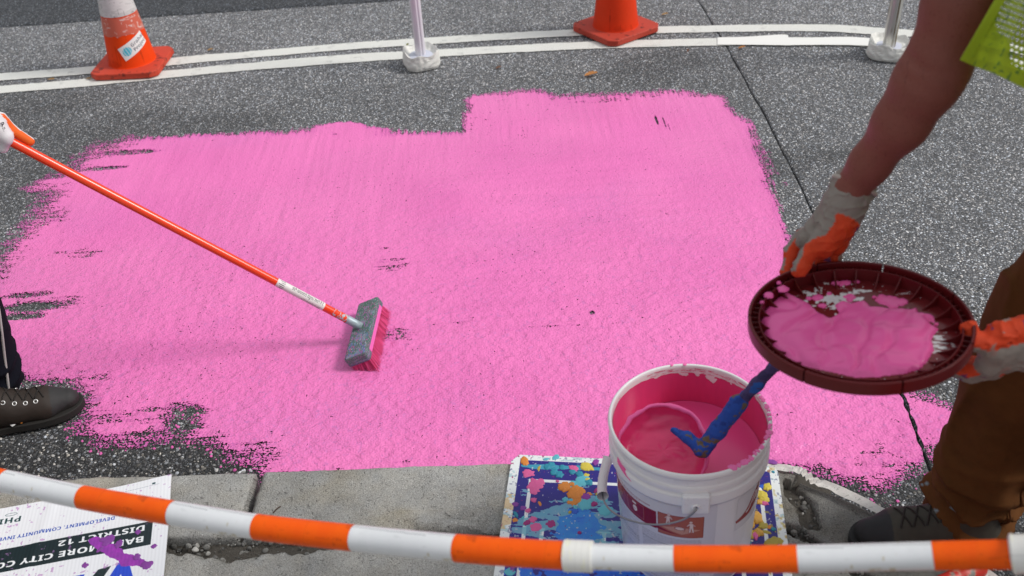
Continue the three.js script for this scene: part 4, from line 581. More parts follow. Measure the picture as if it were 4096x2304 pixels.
{ const pts = [], rad = .164, prof = d => { const x = d / 180; const sn = Math.sin(Math.PI * x); return .277 - .094 * Math.pow(sn, .62) - .032 * Math.pow(sn, 6); }; const P = (deg, r = rad) => { const a = lugA - deg * Math.PI / 180; return V(r * Math.sin(a), prof(deg), r * Math.cos(a)); };
  pts.push(P(0, .150).setY(.277), P(0, .163).setY(.277)); for (let d = 6; d <= 174; d += 8) pts.push(P(d, rad + .006 * Math.sin(Math.PI * d / 180))); pts.push(P(180, .163).setY(.277), P(180, .150).setY(.277));
  mesh('wire_bail', tube(pts, .0019, 160, 8), std({ color: C(.33, .33, .34), metalness: .8, roughness: .38 }), bucket);
  const gp = []; for (let d = 84; d <= 114; d += 5) gp.push(P(d, rad + .006)); const cv = new THREE.CatmullRomCurve3(gp), pos = [], ind = [], n = 40, m = 18; const fr = cv.computeFrenetFrames(n, false); for (let i = 0; i <= n; i++) { const u = i / n, p = cv.getPointAt(u), r = .0098 + .0022 * Math.pow(Math.abs(u - .5) * 2, 6) + (Math.abs(u - .5) < .02 ? .0006 : 0); for (let j = 0; j <= m; j++) { const a = j / m * 6.2832, q = p.clone().addScaledVector(fr.normals[i], r * Math.cos(a)).addScaledVector(fr.binormals[i], r * Math.sin(a)); pos.push(q.x, q.y, q.z); } } for (let i = 0; i < n; i++) for (let j = 0; j < m; j++) { const a = i * (m + 1) + j; ind.push(a, a + m + 1, a + 1, a + 1, a + m + 1, a + m + 2); } mesh('grip', geo(pos, ind), std({ color: C(.72, .69, .70), roughness: .45, side: THREE.DoubleSide }), bucket); }
{ // printed label, wrapped on the camera side
  const W = 1300, H = 1000, A0 = -118 * Math.PI / 180, A1 = 12 * Math.PI / 180, Y0 = .02, Y1 = .2575;
  const c = canvas(W, H, (g) => {
    const X = d => (d - 20 + 98 + 20) / 130 * W, Y = y => (Y1 - (y - .014)) / (Y1 - Y0) * H; g.fillStyle = '#dcdadd'; g.fillRect(0, 0, W, H);
    g.fillStyle = '#8d1d22'; g.fillRect(X(-84), Y(.240), X(-14.5) - X(-84), Y(.190) - Y(.240)); g.fillStyle = '#a2473b'; g.fillRect(X(-84), Y(.240), X(-70) - X(-84), Y(.190) - Y(.240));
    g.fillStyle = '#8d1d22'; g.font = 'bold 21px sans-serif'; g.fillText('TYPICAL APPLICATION INSTRUCTIONS', X(-58), Y(.2475)); g.font = '15px sans-serif'; g.fillText('INSTRUCCIONES DE APLICACION TIPICA', X(-57), Y(.2425));
    g.strokeStyle = '#c98d86'; g.lineWidth = 3; g.strokeRect(X(-44), Y(.234), X(-26) - X(-44), Y(.197) - Y(.234)); g.fillStyle = '#e9dcd8'; g.fillRect(X(-38), Y(.231), 44, 22); g.beginPath(); g.ellipse(X(-35), Y(.214), 24, 34, 0, 0, 7); g.fill(); g.fillStyle = '#8d1d22'; g.fillRect(X(-37), Y(.213), 28, 6);
    g.strokeStyle = '#c77a72'; g.lineWidth = 2; for (let k = 0; k < 5; k++) { g.beginPath(); g.moveTo(X(-82 + k * 8), Y(.232)); g.bezierCurveTo(X(-80 + k * 8), Y(.215), X(-76 + k * 8), Y(.222), X(-74 + k * 8), Y(.196)); g.stroke(); }
    g.fillStyle = '#b5664f'; g.fillRect(X(-13), Y(.2425), X(22) - X(-13), Y(.182) - Y(.2425)); g.strokeStyle = '#8a3228'; g.lineWidth = 5; g.strokeRect(X(-13), Y(.2425), X(22) - X(-13), Y(.182) - Y(.2425));
    g.fillStyle = '#cf9a83'; g.beginPath(); g.moveTo(X(-10), Y(.203)); g.lineTo(X(2), Y(.213)); g.lineTo(X(20), Y(.205)); g.lineTo(X(6), Y(.190)); g.fill();
    const man = (x, y, k, flip) => { g.save(); g.translate(x, y); g.scale(flip * k, k); g.fillStyle = '#ead6cc'; g.strokeStyle = '#9a4a3c'; g.lineWidth = 3; g.beginPath(); g.arc(6, -88, 14, 0, 7); g.fill(); g.stroke(); g.beginPath(); g.moveTo(-6, -74); g.lineTo(18, -72); g.lineTo(40, -40); g.lineTo(30, -34); g.lineTo(16, -52); g.lineTo(16, -22); g.lineTo(20, 40); g.lineTo(6, 40); g.lineTo(2, -8); g.lineTo(-8, 40); g.lineTo(-22, 40); g.lineTo(-14, -24); g.lineTo(-14, -50); g.lineTo(-24, -34); g.lineTo(-32, -40); g.closePath(); g.fill(); g.stroke(); g.beginPath(); g.moveTo(36, -38); g.lineTo(58, 36); g.stroke(); g.restore(); };
    man(X(-5), Y(.222), .95, 1); man(X(13), Y(.207), 1.0, -1); g.fillStyle = '#e6cfc4'; g.beginPath(); g.ellipse(X(4), Y(.207), 38, 20, 0, 0, 7); g.fill(); g.stroke();
    g.fillStyle = '#8d1d22'; g.beginPath(); g.moveTo(X(-20), Y(.205)); g.lineTo(X(4), Y(.188)); g.lineTo(X(-20), Y(.194)); g.fill();
    const R = mulberry(3); const col = (x0, x1, y0, y1, tone) => { for (let y = y0; y > y1; y -= .0036) { const head = R() < .14; g.fillStyle = head ? '#3c3a40' : tone; let x = X(x0); const end = X(x1) - (R() < .2 ? R() * 120 : 0); while (x < end) { const w = 6 + R() * 22; g.fillRect(x, Y(y), Math.min(w, end - x), head ? 6 : 4.4); x += w + 5; } } };
    col(-95, -68, .182, .03, '#7f8190'); col(-64, -32, .184, .03, '#85838a'); col(-28, 21, .174, .03, '#858389');
  });
  const pos = [], uv = [], ind = [], n = 60, m = 6; for (let i = 0; i <= n; i++) for (let j = 0; j <= m; j++) { const u = i / n, v = j / m, a = mix(A0, A1, u), y = mix(Y0, Y1, v), r = mix(.1315, .1425, (y - .004) / .258) + .0006; pos.push(r * Math.sin(a), y, r * Math.cos(a)); uv.push(u, v); } for (let i = 0; i < n; i++) for (let j = 0; j < m; j++) { const a = i * (m + 1) + j; ind.push(a, a + m + 1, a + 1, a + 1, a + m + 1, a + m + 2); }
  mesh('printed_label', geo(pos, ind, uv), phys({ map: ctex(c), roughness: .22, specularIntensity: .8 }), bucket);
  const c2 = canvas(400, 300, (g, w, h) => { g.fillStyle = '#dcdadd'; g.fillRect(0, 0, w, h); g.fillStyle = '#97262b'; g.beginPath(); g.moveTo(0, 210); g.quadraticCurveTo(120, 190, 170, 120); g.quadraticCurveTo(240, 40, 400, 20); g.lineTo(400, 190); g.quadraticCurveTo(240, 200, 180, 235); g.lineTo(10, 235); g.fill(); g.strokeStyle = '#e9e6e6'; g.lineWidth = 15; g.beginPath(); g.moveTo(120, 190); g.bezierCurveTo(180, 200, 200, 120, 245, 95); g.bezierCurveTo(280, 75, 285, 130, 240, 150); g.bezierCurveTo(300, 150, 330, 80, 380, 70); g.stroke(); });
  const p2 = [], u2 = [], i2 = []; for (let i = 0; i <= 20; i++) for (let j = 0; j <= 4; j++) { const a = mix(30, 68, i / 20) * Math.PI / 180, y = mix(.155, .25, j / 4), r = mix(.1315, .1425, (y - .004) / .258) + .0006; p2.push(r * Math.sin(a), y, r * Math.cos(a)); u2.push(i / 20, j / 4); } for (let i = 0; i < 20; i++) for (let j = 0; j < 4; j++) { const a = i * 5 + j; i2.push(a, a + 5, a + 1, a + 1, a + 5, a + 6); }
  mesh('printed_emblem', geo(p2, i2, u2), phys({ map: ctex(c2), roughness: .22, specularIntensity: .8 }), bucket);
}

// ------------------------------------------------------------------ dipper standing in the bucket
{
  const ctr = at(2652, 1796, 1.865), d = thing('paint_dipper', 'round paint dipper with blue paint-crusted handle resting inside the bucket', 'dipper', ctr);
  const n = camF.clone().negate().multiplyScalar(.80).add(V(-.16, .55, .05)).normalize(); const q = new THREE.Quaternion().setFromUnitVectors(V(0, 1, 0), n);
  const crust = (name, g, m) => { const o = mesh(name, g, m, d); o.quaternion.copy(q); return o; };
  const bp = []; for (let k = 0; k <= 20; k++) { const t = k / 20; bp.push([.082 * Math.pow(t, .6), -.026 * (1 - Math.pow(t, 3))]); } const bg = lathe(bp, 64), P = bg.attributes.position; for (let i = 0; i < P.count; i++) { const x = P.getX(i), z = P.getZ(i); P.setY(i, P.getY(i) + .011 * (fbm(x * 26 + 3, z * 75, 3, 361) - .5)); } bg.computeVertexNormals();
  crust('scoop', bg, phys({ color: C(.77, .042, .17), roughness: .25, side: THREE.DoubleSide }));
  const tg = new THREE.TorusGeometry(.0835, .0042, 10, 90); tg.rotateX(Math.PI / 2); const tp = tg.attributes.position; for (let i = 0; i < tp.count; i++) { const x = tp.getX(i), z = tp.getZ(i), w = 1 + .07 * (vn(x * 70 + 50, z * 70, 362) - .5); tp.setXYZ(i, x * w, tp.getY(i) + .003 * (vn(x * 70, z * 70 + 9, 363) - .5), z * w); } tg.computeVertexNormals(); crust('scoop_rim', tg, phys({ color: C(.84, .11, .34), roughness: .35 }));
  crust('scoop_shell', lathe([[.0835, 0], [.081, -.03], [.06, -.062], [0, -.066]], 48), wetPink);
  const lp = (x, y, z) => at(x, y, z).sub(ctr), blob = (c, cell, col, name) => { const g = fromCaps(c, .012, cell, { disp: (x, y, z) => .0050 * (fbm3(x * 110 + 50, y * 110 + 50, z * 110 + 50, 3, 364) - .5), colorOf: col }); return mesh(name, g, std({ vertexColors: true, roughness: .8 }), d); };
  const mott = (a, b) => (id, x, y, z) => { const n = fbm3(x * 70 + 40, y * 70 + 40, z * 70 + 40, 3, 366); return n > .60 ? b : n < .34 ? [a[0] * .6, a[1] * .6, a[2] * .7] : a; };
  blob([...chain([[lp(2810, 1800, 1.825), .0150], [lp(2870, 1722, 1.80), .0145], [lp(2955, 1612, 1.755), .0165]]), ...chain([[lp(2800, 1790, 1.825), .012], [lp(2745, 1748, 1.835), .009], [lp(2694, 1722, 1.845), .006]])], .0026, mott([.012, .065, .36], [.14, .10, .06]), 'handle_socket');
  blob(chain([[lp(2950, 1618, 1.758), .0105], [lp(3030, 1535, 1.735), .0100], [lp(3110, 1450, 1.70), .0100], [lp(3190, 1372, 1.665), .0100]]), .0026, mott([.055, .035, .13], [.012, .08, .34]), 'handle');
}

// ------------------------------------------------------------------ bucket lid used as a paint tray
const LC = V(.4983, .886, -1.1215), lN = V(-.058, .996, -.065).normalize();
const lid = thing('bucket_lid', 'dark red plastic bucket lid held upside down with a pool of pink paint', 'lid', LC); lid.quaternion.setFromUnitVectors(V(0, 1, 0), lN);
const lidInv = lid.quaternion.clone().invert();
const onLid = (x, y, h = -.016) => { const r = ray(x, y), p0 = LC.clone().addScaledVector(lN, h), t = p0.clone().sub(camP).dot(lN) / r.dot(lN); return camP.clone().addScaledVector(r, t).sub(LC).applyQuaternion(lidInv); };
{
  const red = phys({ color: C(.115, .007, .009), roughness: .36, specularIntensity: .6 });
  const ft = color(512, 512, (i, j, o) => { const x = (i / 511 - .5) * .28, z = (j / 511 - .5) * .28, n = fbm(x * 120, z * 120, 4, 371), n2 = fbm(x * 40, z * 40, 3, 372), q = fbm(x * 50 + z * 120, z * 260 - x * 90, 4, 376); o[0] = .150 + .03 * (n2 - .5); o[1] = .014; o[2] = .017; const w1 = Math.exp(-(((x + .005) / .05) ** 2 + ((z + .085) / .030) ** 2)), w2 = Math.exp(-(((x - .098) / .030) ** 2 + ((z - .050) / .035) ** 2)); if (w1 * .9 + (n - .5) * 2.4 + .3 * (n2 - .5) > .66 || w2 * .75 + (q - .5) * 2.4 > .74) { const t = .58 + .2 * n2; o[0] = t; o[1] = t; o[2] = t * 1.02; } else if (n > .80) { o[0] = .4; o[1] = .35; o[2] = .36; } });
  const fg = new THREE.CircleGeometry(.1385, 72); fg.rotateX(-Math.PI / 2); fg.translate(0, -.016, 0); { const p = fg.attributes.position, uv = fg.attributes.uv; for (let i = 0; i < p.count; i++) uv.setXY(i, p.getX(i) / .28 + .5, p.getZ(i) / .28 + .5); }
  mesh('lid_floor', fg, phys({ map: ft, roughness: .25, specularIntensity: .8 }), lid);
  const bottom = lathe([[0, -.0185], [.143, -.0185], [.1475, -.012], [.1535, -.0105], [.1535, -.008], [.1395, -.008]], 96); mesh('lid_underside', bottom, red, lid);
  mesh('inner_ring', lathe([[.1385, -.016], [.1388, .0035], [.1398, .0045], [.1410, .0035], [.1412, -.009], [.151, -.009]], 96), red, lid);
  const slots = [-2.92, -1.68, -1.02, -.2, .62, 1.52, 2.35]; // where the outer wall is cut, measured round from +x
  for (let k = 0; k < slots.length; k++) { const a0 = slots[k] + .008, a1 = (k + 1 < slots.length ? slots[k + 1] : slots[0] + 2 * Math.PI) - .008; const g = new THREE.LatheGeometry([[.1505, -.009], [.1508, .008], [.1520, .0095], [.1545, .0098], [.1560, .008], [.1560, -.010], [.1545, -.0115], [.1505, -.009]].map(p => new THREE.Vector2(...p)), 40, Math.PI / 2 - a1 + Math.PI * 0, a1 - a0); mesh('rim_segment', g, red, lid); }
  { const list = []; for (let k = 0; k < 72; k++) { const b = new THREE.BoxGeometry(.0105, .008, .0012); b.translate(.1458, -.0025, 0); b.rotateY(k / 72 * 2 * Math.PI); list.push(b); } mesh('channel_webs', merge(list), red, lid); }
  const finShape = new THREE.Shape(); finShape.moveTo(0, 0); finShape.lineTo(-.028, 0); finShape.quadraticCurveTo(-.010, .007, -.001, .0190); finShape.lineTo(0, .0190); finShape.lineTo(0, 0);
  const fin = new THREE.ExtrudeGeometry(finShape, { depth: .0018, bevelEnabled: false }); fin.translate(.1388, -.016, -.0009);
  for (let k = 0; k < 26; k++) { const o = mesh('rib', fin, red, lid); o.rotation.y = k / 26 * 2 * Math.PI + .07; }
  // the pool, thick and glossy
  const poly = [[150, 400], [165, 330], [215, 284], [252, 280], [330, 322], [385, 365], [432, 386], [472, 362], [455, 336], [482, 320], [520, 331], [580, 318], [602, 345], [680, 350], [760, 358], [790, 348], [802, 370], [862, 378], [866, 404], [832, 396], [852, 416], [884, 430], [862, 452], [850, 480], [860, 520], [830, 568], [800, 598], [740, 612], [640, 626], [540, 630], [440, 606], [330, 584], [230, 532], [170, 462]].map(([x, y]) => onLid(x / 1.0318 + 2900, y / 1.0318 + 900)).map(p => [p.x, p.z]);
  const sd = (x, z) => { let d = 9, ins = false; for (let k = 0, l = poly.length - 1; k < poly.length; l = k++) { const [ax, az] = poly[l], [bx, bz] = poly[k], ex = bx - ax, ez = bz - az, t = clamp(((x - ax) * ex + (z - az) * ez) / (ex * ex + ez * ez)), q = Math.hypot(x - ax - t * ex, z - az - t * ez); if (q < d) d = q; if ((az > z) !== (bz > z) && x < (bx - ax) * (z - az) / (bz - az) + ax) ins = !ins; } return ins ? d : -d; };
  const pool = phys({ color: C(.86, .12, .39), roughness: .26, specularIntensity: .8 });
  const N = 150, S = .284, D = new Float32Array((N + 1) * (N + 1)); const pos = [], ind = []; const id = new Int32Array((N + 1) * (N + 1)).fill(-1);
  for (let j = 0; j <= N; j++) for (let i = 0; i <= N; i++) { const x = (i / N - .5) * S, z = (j / N - .5) * S, r = Math.hypot(x, z); let s = sd(x, z) + .0015 * (vn(x * 300, z * 300, 376) - .5); s = Math.min(s, .1382 - r); D[j * (N + 1) + i] = s; if (s > -.0025) { const wx = x + .02 * fbm(x * 22, z * 22, 2, 377), wz = z + .02 * fbm(x * 22 + 7, z * 22, 2, 378); const rip = .011 * (fbm(wx * 20, wz * 34, 2, 379) - .5) - .004 * Math.abs(Math.sin(wx * 60 + wz * 35 + 5 * fbm(x * 14, z * 14, 2, 375))) ** 6 * sstep(0, .012, s); const h = s <= 0 ? -.0006 : Math.max(.0016 * (1 - Math.exp(-s / .002)), .0088 * (1 - Math.exp(-s / .0055)) + rip); id[j * (N + 1) + i] = pos.length / 3; pos.push(x, -.0158 + h, z); } }
  for (let j = 0; j < N; j++) for (let i = 0; i < N; i++) { const a = id[j * (N + 1) + i], b = id[j * (N + 1) + i + 1], c = id[(j + 1) * (N + 1) + i], d = id[(j + 1) * (N + 1) + i + 1]; if (a >= 0 && b >= 0 && c >= 0 && d >= 0) ind.push(a, c, b, b, c, d); }
  const po = mesh('paint_pool', geo(pos, ind), pool, lid); po.userData.label = 'glossy pool of pink paint';
  for (const [x, y, r, sy] of [[690, 318, 44, .7], [650, 308, 30, .8], [735, 318, 20, .8], [402, 335, 17, .6], [382, 300, 26, .5], [345, 305, 12, .6], [515, 298, 22, .6], [515, 312, 14, .6], [497, 240, 24, .4], [458, 241, 20, .35], [545, 236, 12, .5], [430, 285, 10, .6], [615, 300, 9, .6], [928, 348, 8, .6], [872, 412, 10, .5], [480, 250, 8, .5]]) { const q = onLid(x / 1.0318 + 2900, y / 1.0318 + 900), o = mesh('paint_splash', splatGeo(r / 1.0318 * 1.5 / FOCAL, .003, x + y, .3, 1), pool, lid); o.position.set(q.x, -.0159, q.z); o.scale.z = sy + .3; }
  for (const [x, y, r] of [[180, 288, 22], [240, 262, 24], [222, 238, 12], [152, 318, 9]]) { const q = onLid(x / 1.0318 + 2900, y / 1.0318 + 900, .004), o = mesh('paint_splash', splatGeo(r / 1.0318 * 1.5 / FOCAL, .003, x + y, .3, 1), pool, lid); o.position.set(q.x, Math.hypot(q.x, q.z) > .148 ? .0096 : .003, q.z); }
}

// ------------------------------------------------------------------ striped barrier bar in front
{
  const t = thing('barrier_bar', 'telescoping orange and white striped barrier bar stretched between cones', 'barrier');
  const ctl = [[-1300, 1640, 1.78], [-700, 1780, 1.67], [-150, 1890, 1.57], [20, 1925, 1.55], [350, 1993, 1.50], [690, 2052, 1.44], [1025, 2107, 1.395], [1415, 2152, 1.35], [1820, 2192, 1.29], [2260, 2222, 1.245], [2693, 2234, 1.215], [3190, 2235, 1.18], [3730, 2223, 1.135], [4050, 2217, 1.10], [4300, 2210, 1.07]];
  const curve = new THREE.CatmullRomCurve3(ctl.map(q => at(...q)), false, 'centripetal');
  const NS = 1200, px = []; for (let i = 0; i <= NS; i++) { const q = curve.getPointAt(i / NS).sub(camP), z = q.dot(camF); px.push(2048 + FOCAL * q.dot(camR) / z); }
  const U = x => { let i = 0; while (i < NS && px[i] < x) i++; return i / NS; };
  const wT = color(512, 128, (i, j, o) => { const n = fbm(i / 40, j / 40, 4, 381), s = fbm(i / 60, j / 5, 3, 382); let k = .74 + .05 * (n - .5); if (s > .74) k *= .9; o[0] = k * .97; o[1] = k * .985; o[2] = k * 1.0; const p = sstep(.66, .70, fbm(i / 22, j / 30, 4, 383)); if (p > 0 && i < 200) { o[0] = mix(o[0], .55, p); o[1] = mix(o[1], .50, p); o[2] = mix(o[2], .40, p); } if (Math.abs(j - 40 + i * .012) < 1.0) { o[0] *= .6; o[1] *= .6; o[2] *= .62; } });
  const oT = color(512, 128, (i, j, o) => { const n = fbm(i / 40, j / 40, 4, 385), s = fbm(i / 50, j / 6, 3, 386); let k = 1 + .05 * (n - .5); if (s > .72) k *= .88; o[0] = .88 * k; o[1] = .105 * k * (1 + .2 * (n - .5)); o[2] = .001; if (Math.abs(i - 230 - 5 * Math.sin(j / 20)) < 1.2) { o[0] *= .85; o[1] *= .85; } if (n > .66 && s > .5) { o[0] *= .8; o[1] *= .75; } });
  const white = phys({ map: wT, roughness: .38 }), orange = phys({ map: oT, roughness: .42, specularIntensity: .4 });
  const seg = (x0, x1, r0, r1, m, name, v0 = 0) => { const a = U(x0), b = U(x1), n = 28, k = 36, pos = [], uv = [], ind = []; for (let i = 0; i <= n; i++) { const u = mix(a, b, i / n), p = curve.getPointAt(u), T = curve.getTangentAt(u), s = T.clone().cross(V(0, 1, 0)).normalize(), up = s.clone().cross(T).normalize(), r = mix(r0, r1, i / n); for (let j = 0; j <= k; j++) { const c = j / k * 6.2832, q = p.clone().addScaledVector(s, r * Math.cos(c)).addScaledVector(up, r * Math.sin(c)); pos.push(q.x, q.y, q.z); uv.push(i / n * .9 + v0, j / k); } } for (let i = 0; i < n; i++) for (let j = 0; j < k; j++) { const e = i * (k + 1) + j; ind.push(e, e + 1, e + k + 1, e + 1, e + k + 2, e + k + 1); } const g = geo(pos, ind, uv); const N = g.attributes.normal; for (let i = 0; i <= n; i++) { const s = i * (k + 1), v = V(N.getX(s), N.getY(s), N.getZ(s)).add(V(N.getX(s + k), N.getY(s + k), N.getZ(s + k))).normalize(); N.setXYZ(s, v.x, v.y, v.z); N.setXYZ(s + k, v.x, v.y, v.z); } return mesh(name, g, m, t); };
  const R = .0176, r = .0160;
  [[-1300, -950, 1], [-950, -620, 0], [-620, -300, 1], [-300, -250, 0], [-250, 20, 1], [20, 330, 0], [330, 690, 1], [690, 1025, 0], [1025, 1415, 1], [1415, 1820, 0], [1820, 2262, 1]].forEach(([a, b, o], i) => seg(a, b, R + (o ? .0003 : 0), R + (o ? .0003 : 0), o ? orange : white, 'sleeve', i * .37));
  const cm = std({ map: color(128, 128, (i, j, o) => { const n = fbm(i / 20, j / 20, 4, 391); const k = .76 + .06 * (n - .5); o[0] = k; o[1] = k * .985; o[2] = k * .93; if (n > .62) { o[2] *= .85; } if (i % 26 < 2) { o[0] *= .86; o[1] *= .86; o[2] *= .86; } }), roughness: .5 });
  seg(2255, 2368, .0198, .0196, cm, 'collar'); { const u = U(2366), p = curve.getPointAt(u), g = new THREE.RingGeometry(.015, .0196, 40); const o = mesh('collar_face', g, cm, t); o.position.copy(p); o.quaternion.setFromUnitVectors(V(0, 0, 1), curve.getTangentAt(u)); const u2 = U(2256), g2 = new THREE.RingGeometry(.015, .0198, 40), o2 = mesh('collar_face', g2, cm, t); o2.position.copy(curve.getPointAt(u2)); o2.quaternion.setFromUnitVectors(V(0, 0, 1), curve.getTangentAt(u2).negate()); }
  [[2360, 2693, 0], [2693, 3190, 1], [3190, 3730, 0], [3730, 4075, 1]].forEach(([a, b, o], i) => seg(a, b, r + (o ? .0003 : 0), r + (o ? .0003 : 0), o ? orange : white, 'sleeve', i * .29 + .1));
  const mk = (u, dir) => { const p = curve.getPointAt(u), T = curve.getTangentAt(u).multiplyScalar(dir); const g = lathe([[.012, .004], [.019, .0], [.0222, .0015], [.0225, .004], [.0215, .0055], [.0212, .05], [.016, .062], [0, .062]], 48); const o = mesh('end_cap', g, cm, t); o.position.copy(p); o.quaternion.setFromUnitVectors(V(0, 1, 0), T); return o; };
  mk(U(4038), 1); mk(U(-1260), -1);
  // rings that sit on the cone tops
  for (const [u, side] of [[1, 1], [0, -1]]) { const p = curve.getPointAt(u).addScaledVector(curve.getTangentAt(u), side * .045), g = new THREE.TorusGeometry(.040, .010, 12, 40); g.rotateX(Math.PI / 2); const o = mesh('ring', g, cm, t); o.position.copy(p); o.userData.end = side; const base = p.clone(); const c = cone('barrier_cone', side > 0 ? 'orange cone holding the end of the striped bar near the brown trousers' : 'orange cone holding the end of the striped bar past the yard sign', 'cones carrying the barrier bar', V(base.x, .121, base.z), .4, coneMat, coneBaseMat); const h = base.y - .121 + .05; c.scale.setScalar(h / .70); }
}
{ // chipped red handle lying on the pavement beyond the bar
  const a = onY(3905, 2272, .145), b = onY(3640, 2400, .145), g = fromCaps([[a, b, .017, .019], [a, a.clone().lerp(b, .2), .020, .018]], .01, .004, { colorOf: (id, x, y, z) => { const n = fbm3(x * 60, y * 60, z * 60, 3, 395); return n > .60 ? [.20, .19, .17] : n > .55 ? [.5, .2, .15] : [.52, .03, .02]; } });
  tag(mesh('tool_handle', g, std({ vertexColors: true, roughness: .45 }), scene), 'chipped red handle lying on the pavement under the striped bar', 'handle');
}

// ------------------------------------------------------------------ people
const knitBump = gray(128, 128, (i, j) => .5 + .25 * Math.sin(i / 128 * 2 * Math.PI * 32) * Math.cos(j / 128 * 2 * Math.PI * 24) + .2 * (ih(i, j, 3) - .5));
const gloveMat = std({ vertexColors: true, roughness: .75, bumpMap: knitBump, bumpScale: .0006 }); knitBump.repeat.set(12, 12);
const clothMat = (o) => phys({ roughness: .95, specularIntensity: .15, ...o });
const skinTex = color(512, 512, (i, j, o) => { const n = fbm(i / 30, j / 30, 4, 501, 0), f = vn(i / 5, j / 5, 502), g = ih(i, j, 503); let t = .95 + .07 * (n - .5) + .05 * (g - .5); o[0] = t; o[1] = t; o[2] = t; if (f > .90) { o[0] *= .84; o[1] *= .72; o[2] *= .68; } const hr = vn(i / 2 + j / 9, j / 22, 508); if (hr > .90) { o[0] *= .78; o[1] *= .76; o[2] *= .76; } }), skinBump = gray(512, 512, (i, j) => .5 + .4 * (fbm(i / 7, j / 7, 3, 505) - .5) + .2 * (fbm(i / 40, j / 14, 3, 506) - .5)); for (const t of [skinTex, skinBump]) t.repeat.set(5, 5);
const weaveTex = color(256, 256, (i, j, o) => { const n = fbm(i / 22, j / 22, 4, 511), w = ((i + j) % 4 < 2 ? .06 : -.06) + .12 * (ih(i, j, 512) - .5); const t = .95 + .35 * (n - .5) + w; o[0] = o[1] = o[2] = t; }); weaveTex.repeat.set(4, 4);
const ORANGE = [.62, .045, .004], KNIT = [.25, .215, .185], KNITW = [.70, .67, .68];
const stain = (x, y, z, s) => fbm3(x * 42 + 60, y * 42 + 60, z * 42 + 60, 3, s);
function headCaps(c, f, u) { const s = f.clone().cross(u).normalize(), P = (a, b, d = 0) => c.clone().addScaledVector(f, a).addScaledVector(u, b).addScaledVector(s, d); return [[P(-.020, .030), P(.010, .032), .088, .084], [P(.030, -.005), P(.036, -.070), .062, .040], [P(.088, .004), P(.108, -.026), .009, .014], ...[-1, 1].flatMap(k => [[P(.0, .010, k * .078), P(-.008, -.028, k * .076), .013, .010], [P(.092, -.062, k * .0), P(.088, -.064, k * .020), .0075, .005], [P(.050, -.03, k * .035), P(.055, -.02, k * .028), .03, .03]])]; }
function headColor(c, f, u, skin) { const s = f.clone().cross(u).normalize(); return (x, y, z) => { const q = V(x, y, z).sub(c), a = q.dot(f), b = q.dot(u), d = q.dot(s); if (a > .05 && Math.abs(b - .012) < .011 && Math.abs(Math.abs(d) - .034) < .016) return Math.abs(Math.abs(d) - .034) < .007 ? [.03, .02, .015] : [.6, .58, .55]; if (a > .05 && Math.abs(b - .034) < .005 && Math.abs(Math.abs(d) - .034) < .022) return [.05, .03, .02]; if (a > .07 && Math.abs(b + .062) < .010 && Math.abs(d) < .026) return [.32, .09, .08]; return skin; }; }
function hairMesh(c, f, u, parent, col) { const s = f.clone().cross(u).normalize(), P = (a, b, d = 0) => c.clone().addScaledVector(f, a).addScaledVector(u, b).addScaledVector(s, d); const g = fromCaps([[P(-.030, .045), P(.012, .060), .088, .078], [P(-.06, .0), P(-.062, -.05), .060, .045]], .03, .008, { disp: (x, y, z) => .010 * (fbm3(x * 60, y * 20, z * 60, 2, 401) - .5) }); return mesh('hair', g, std({ color: col, roughness: .7 }), parent); }
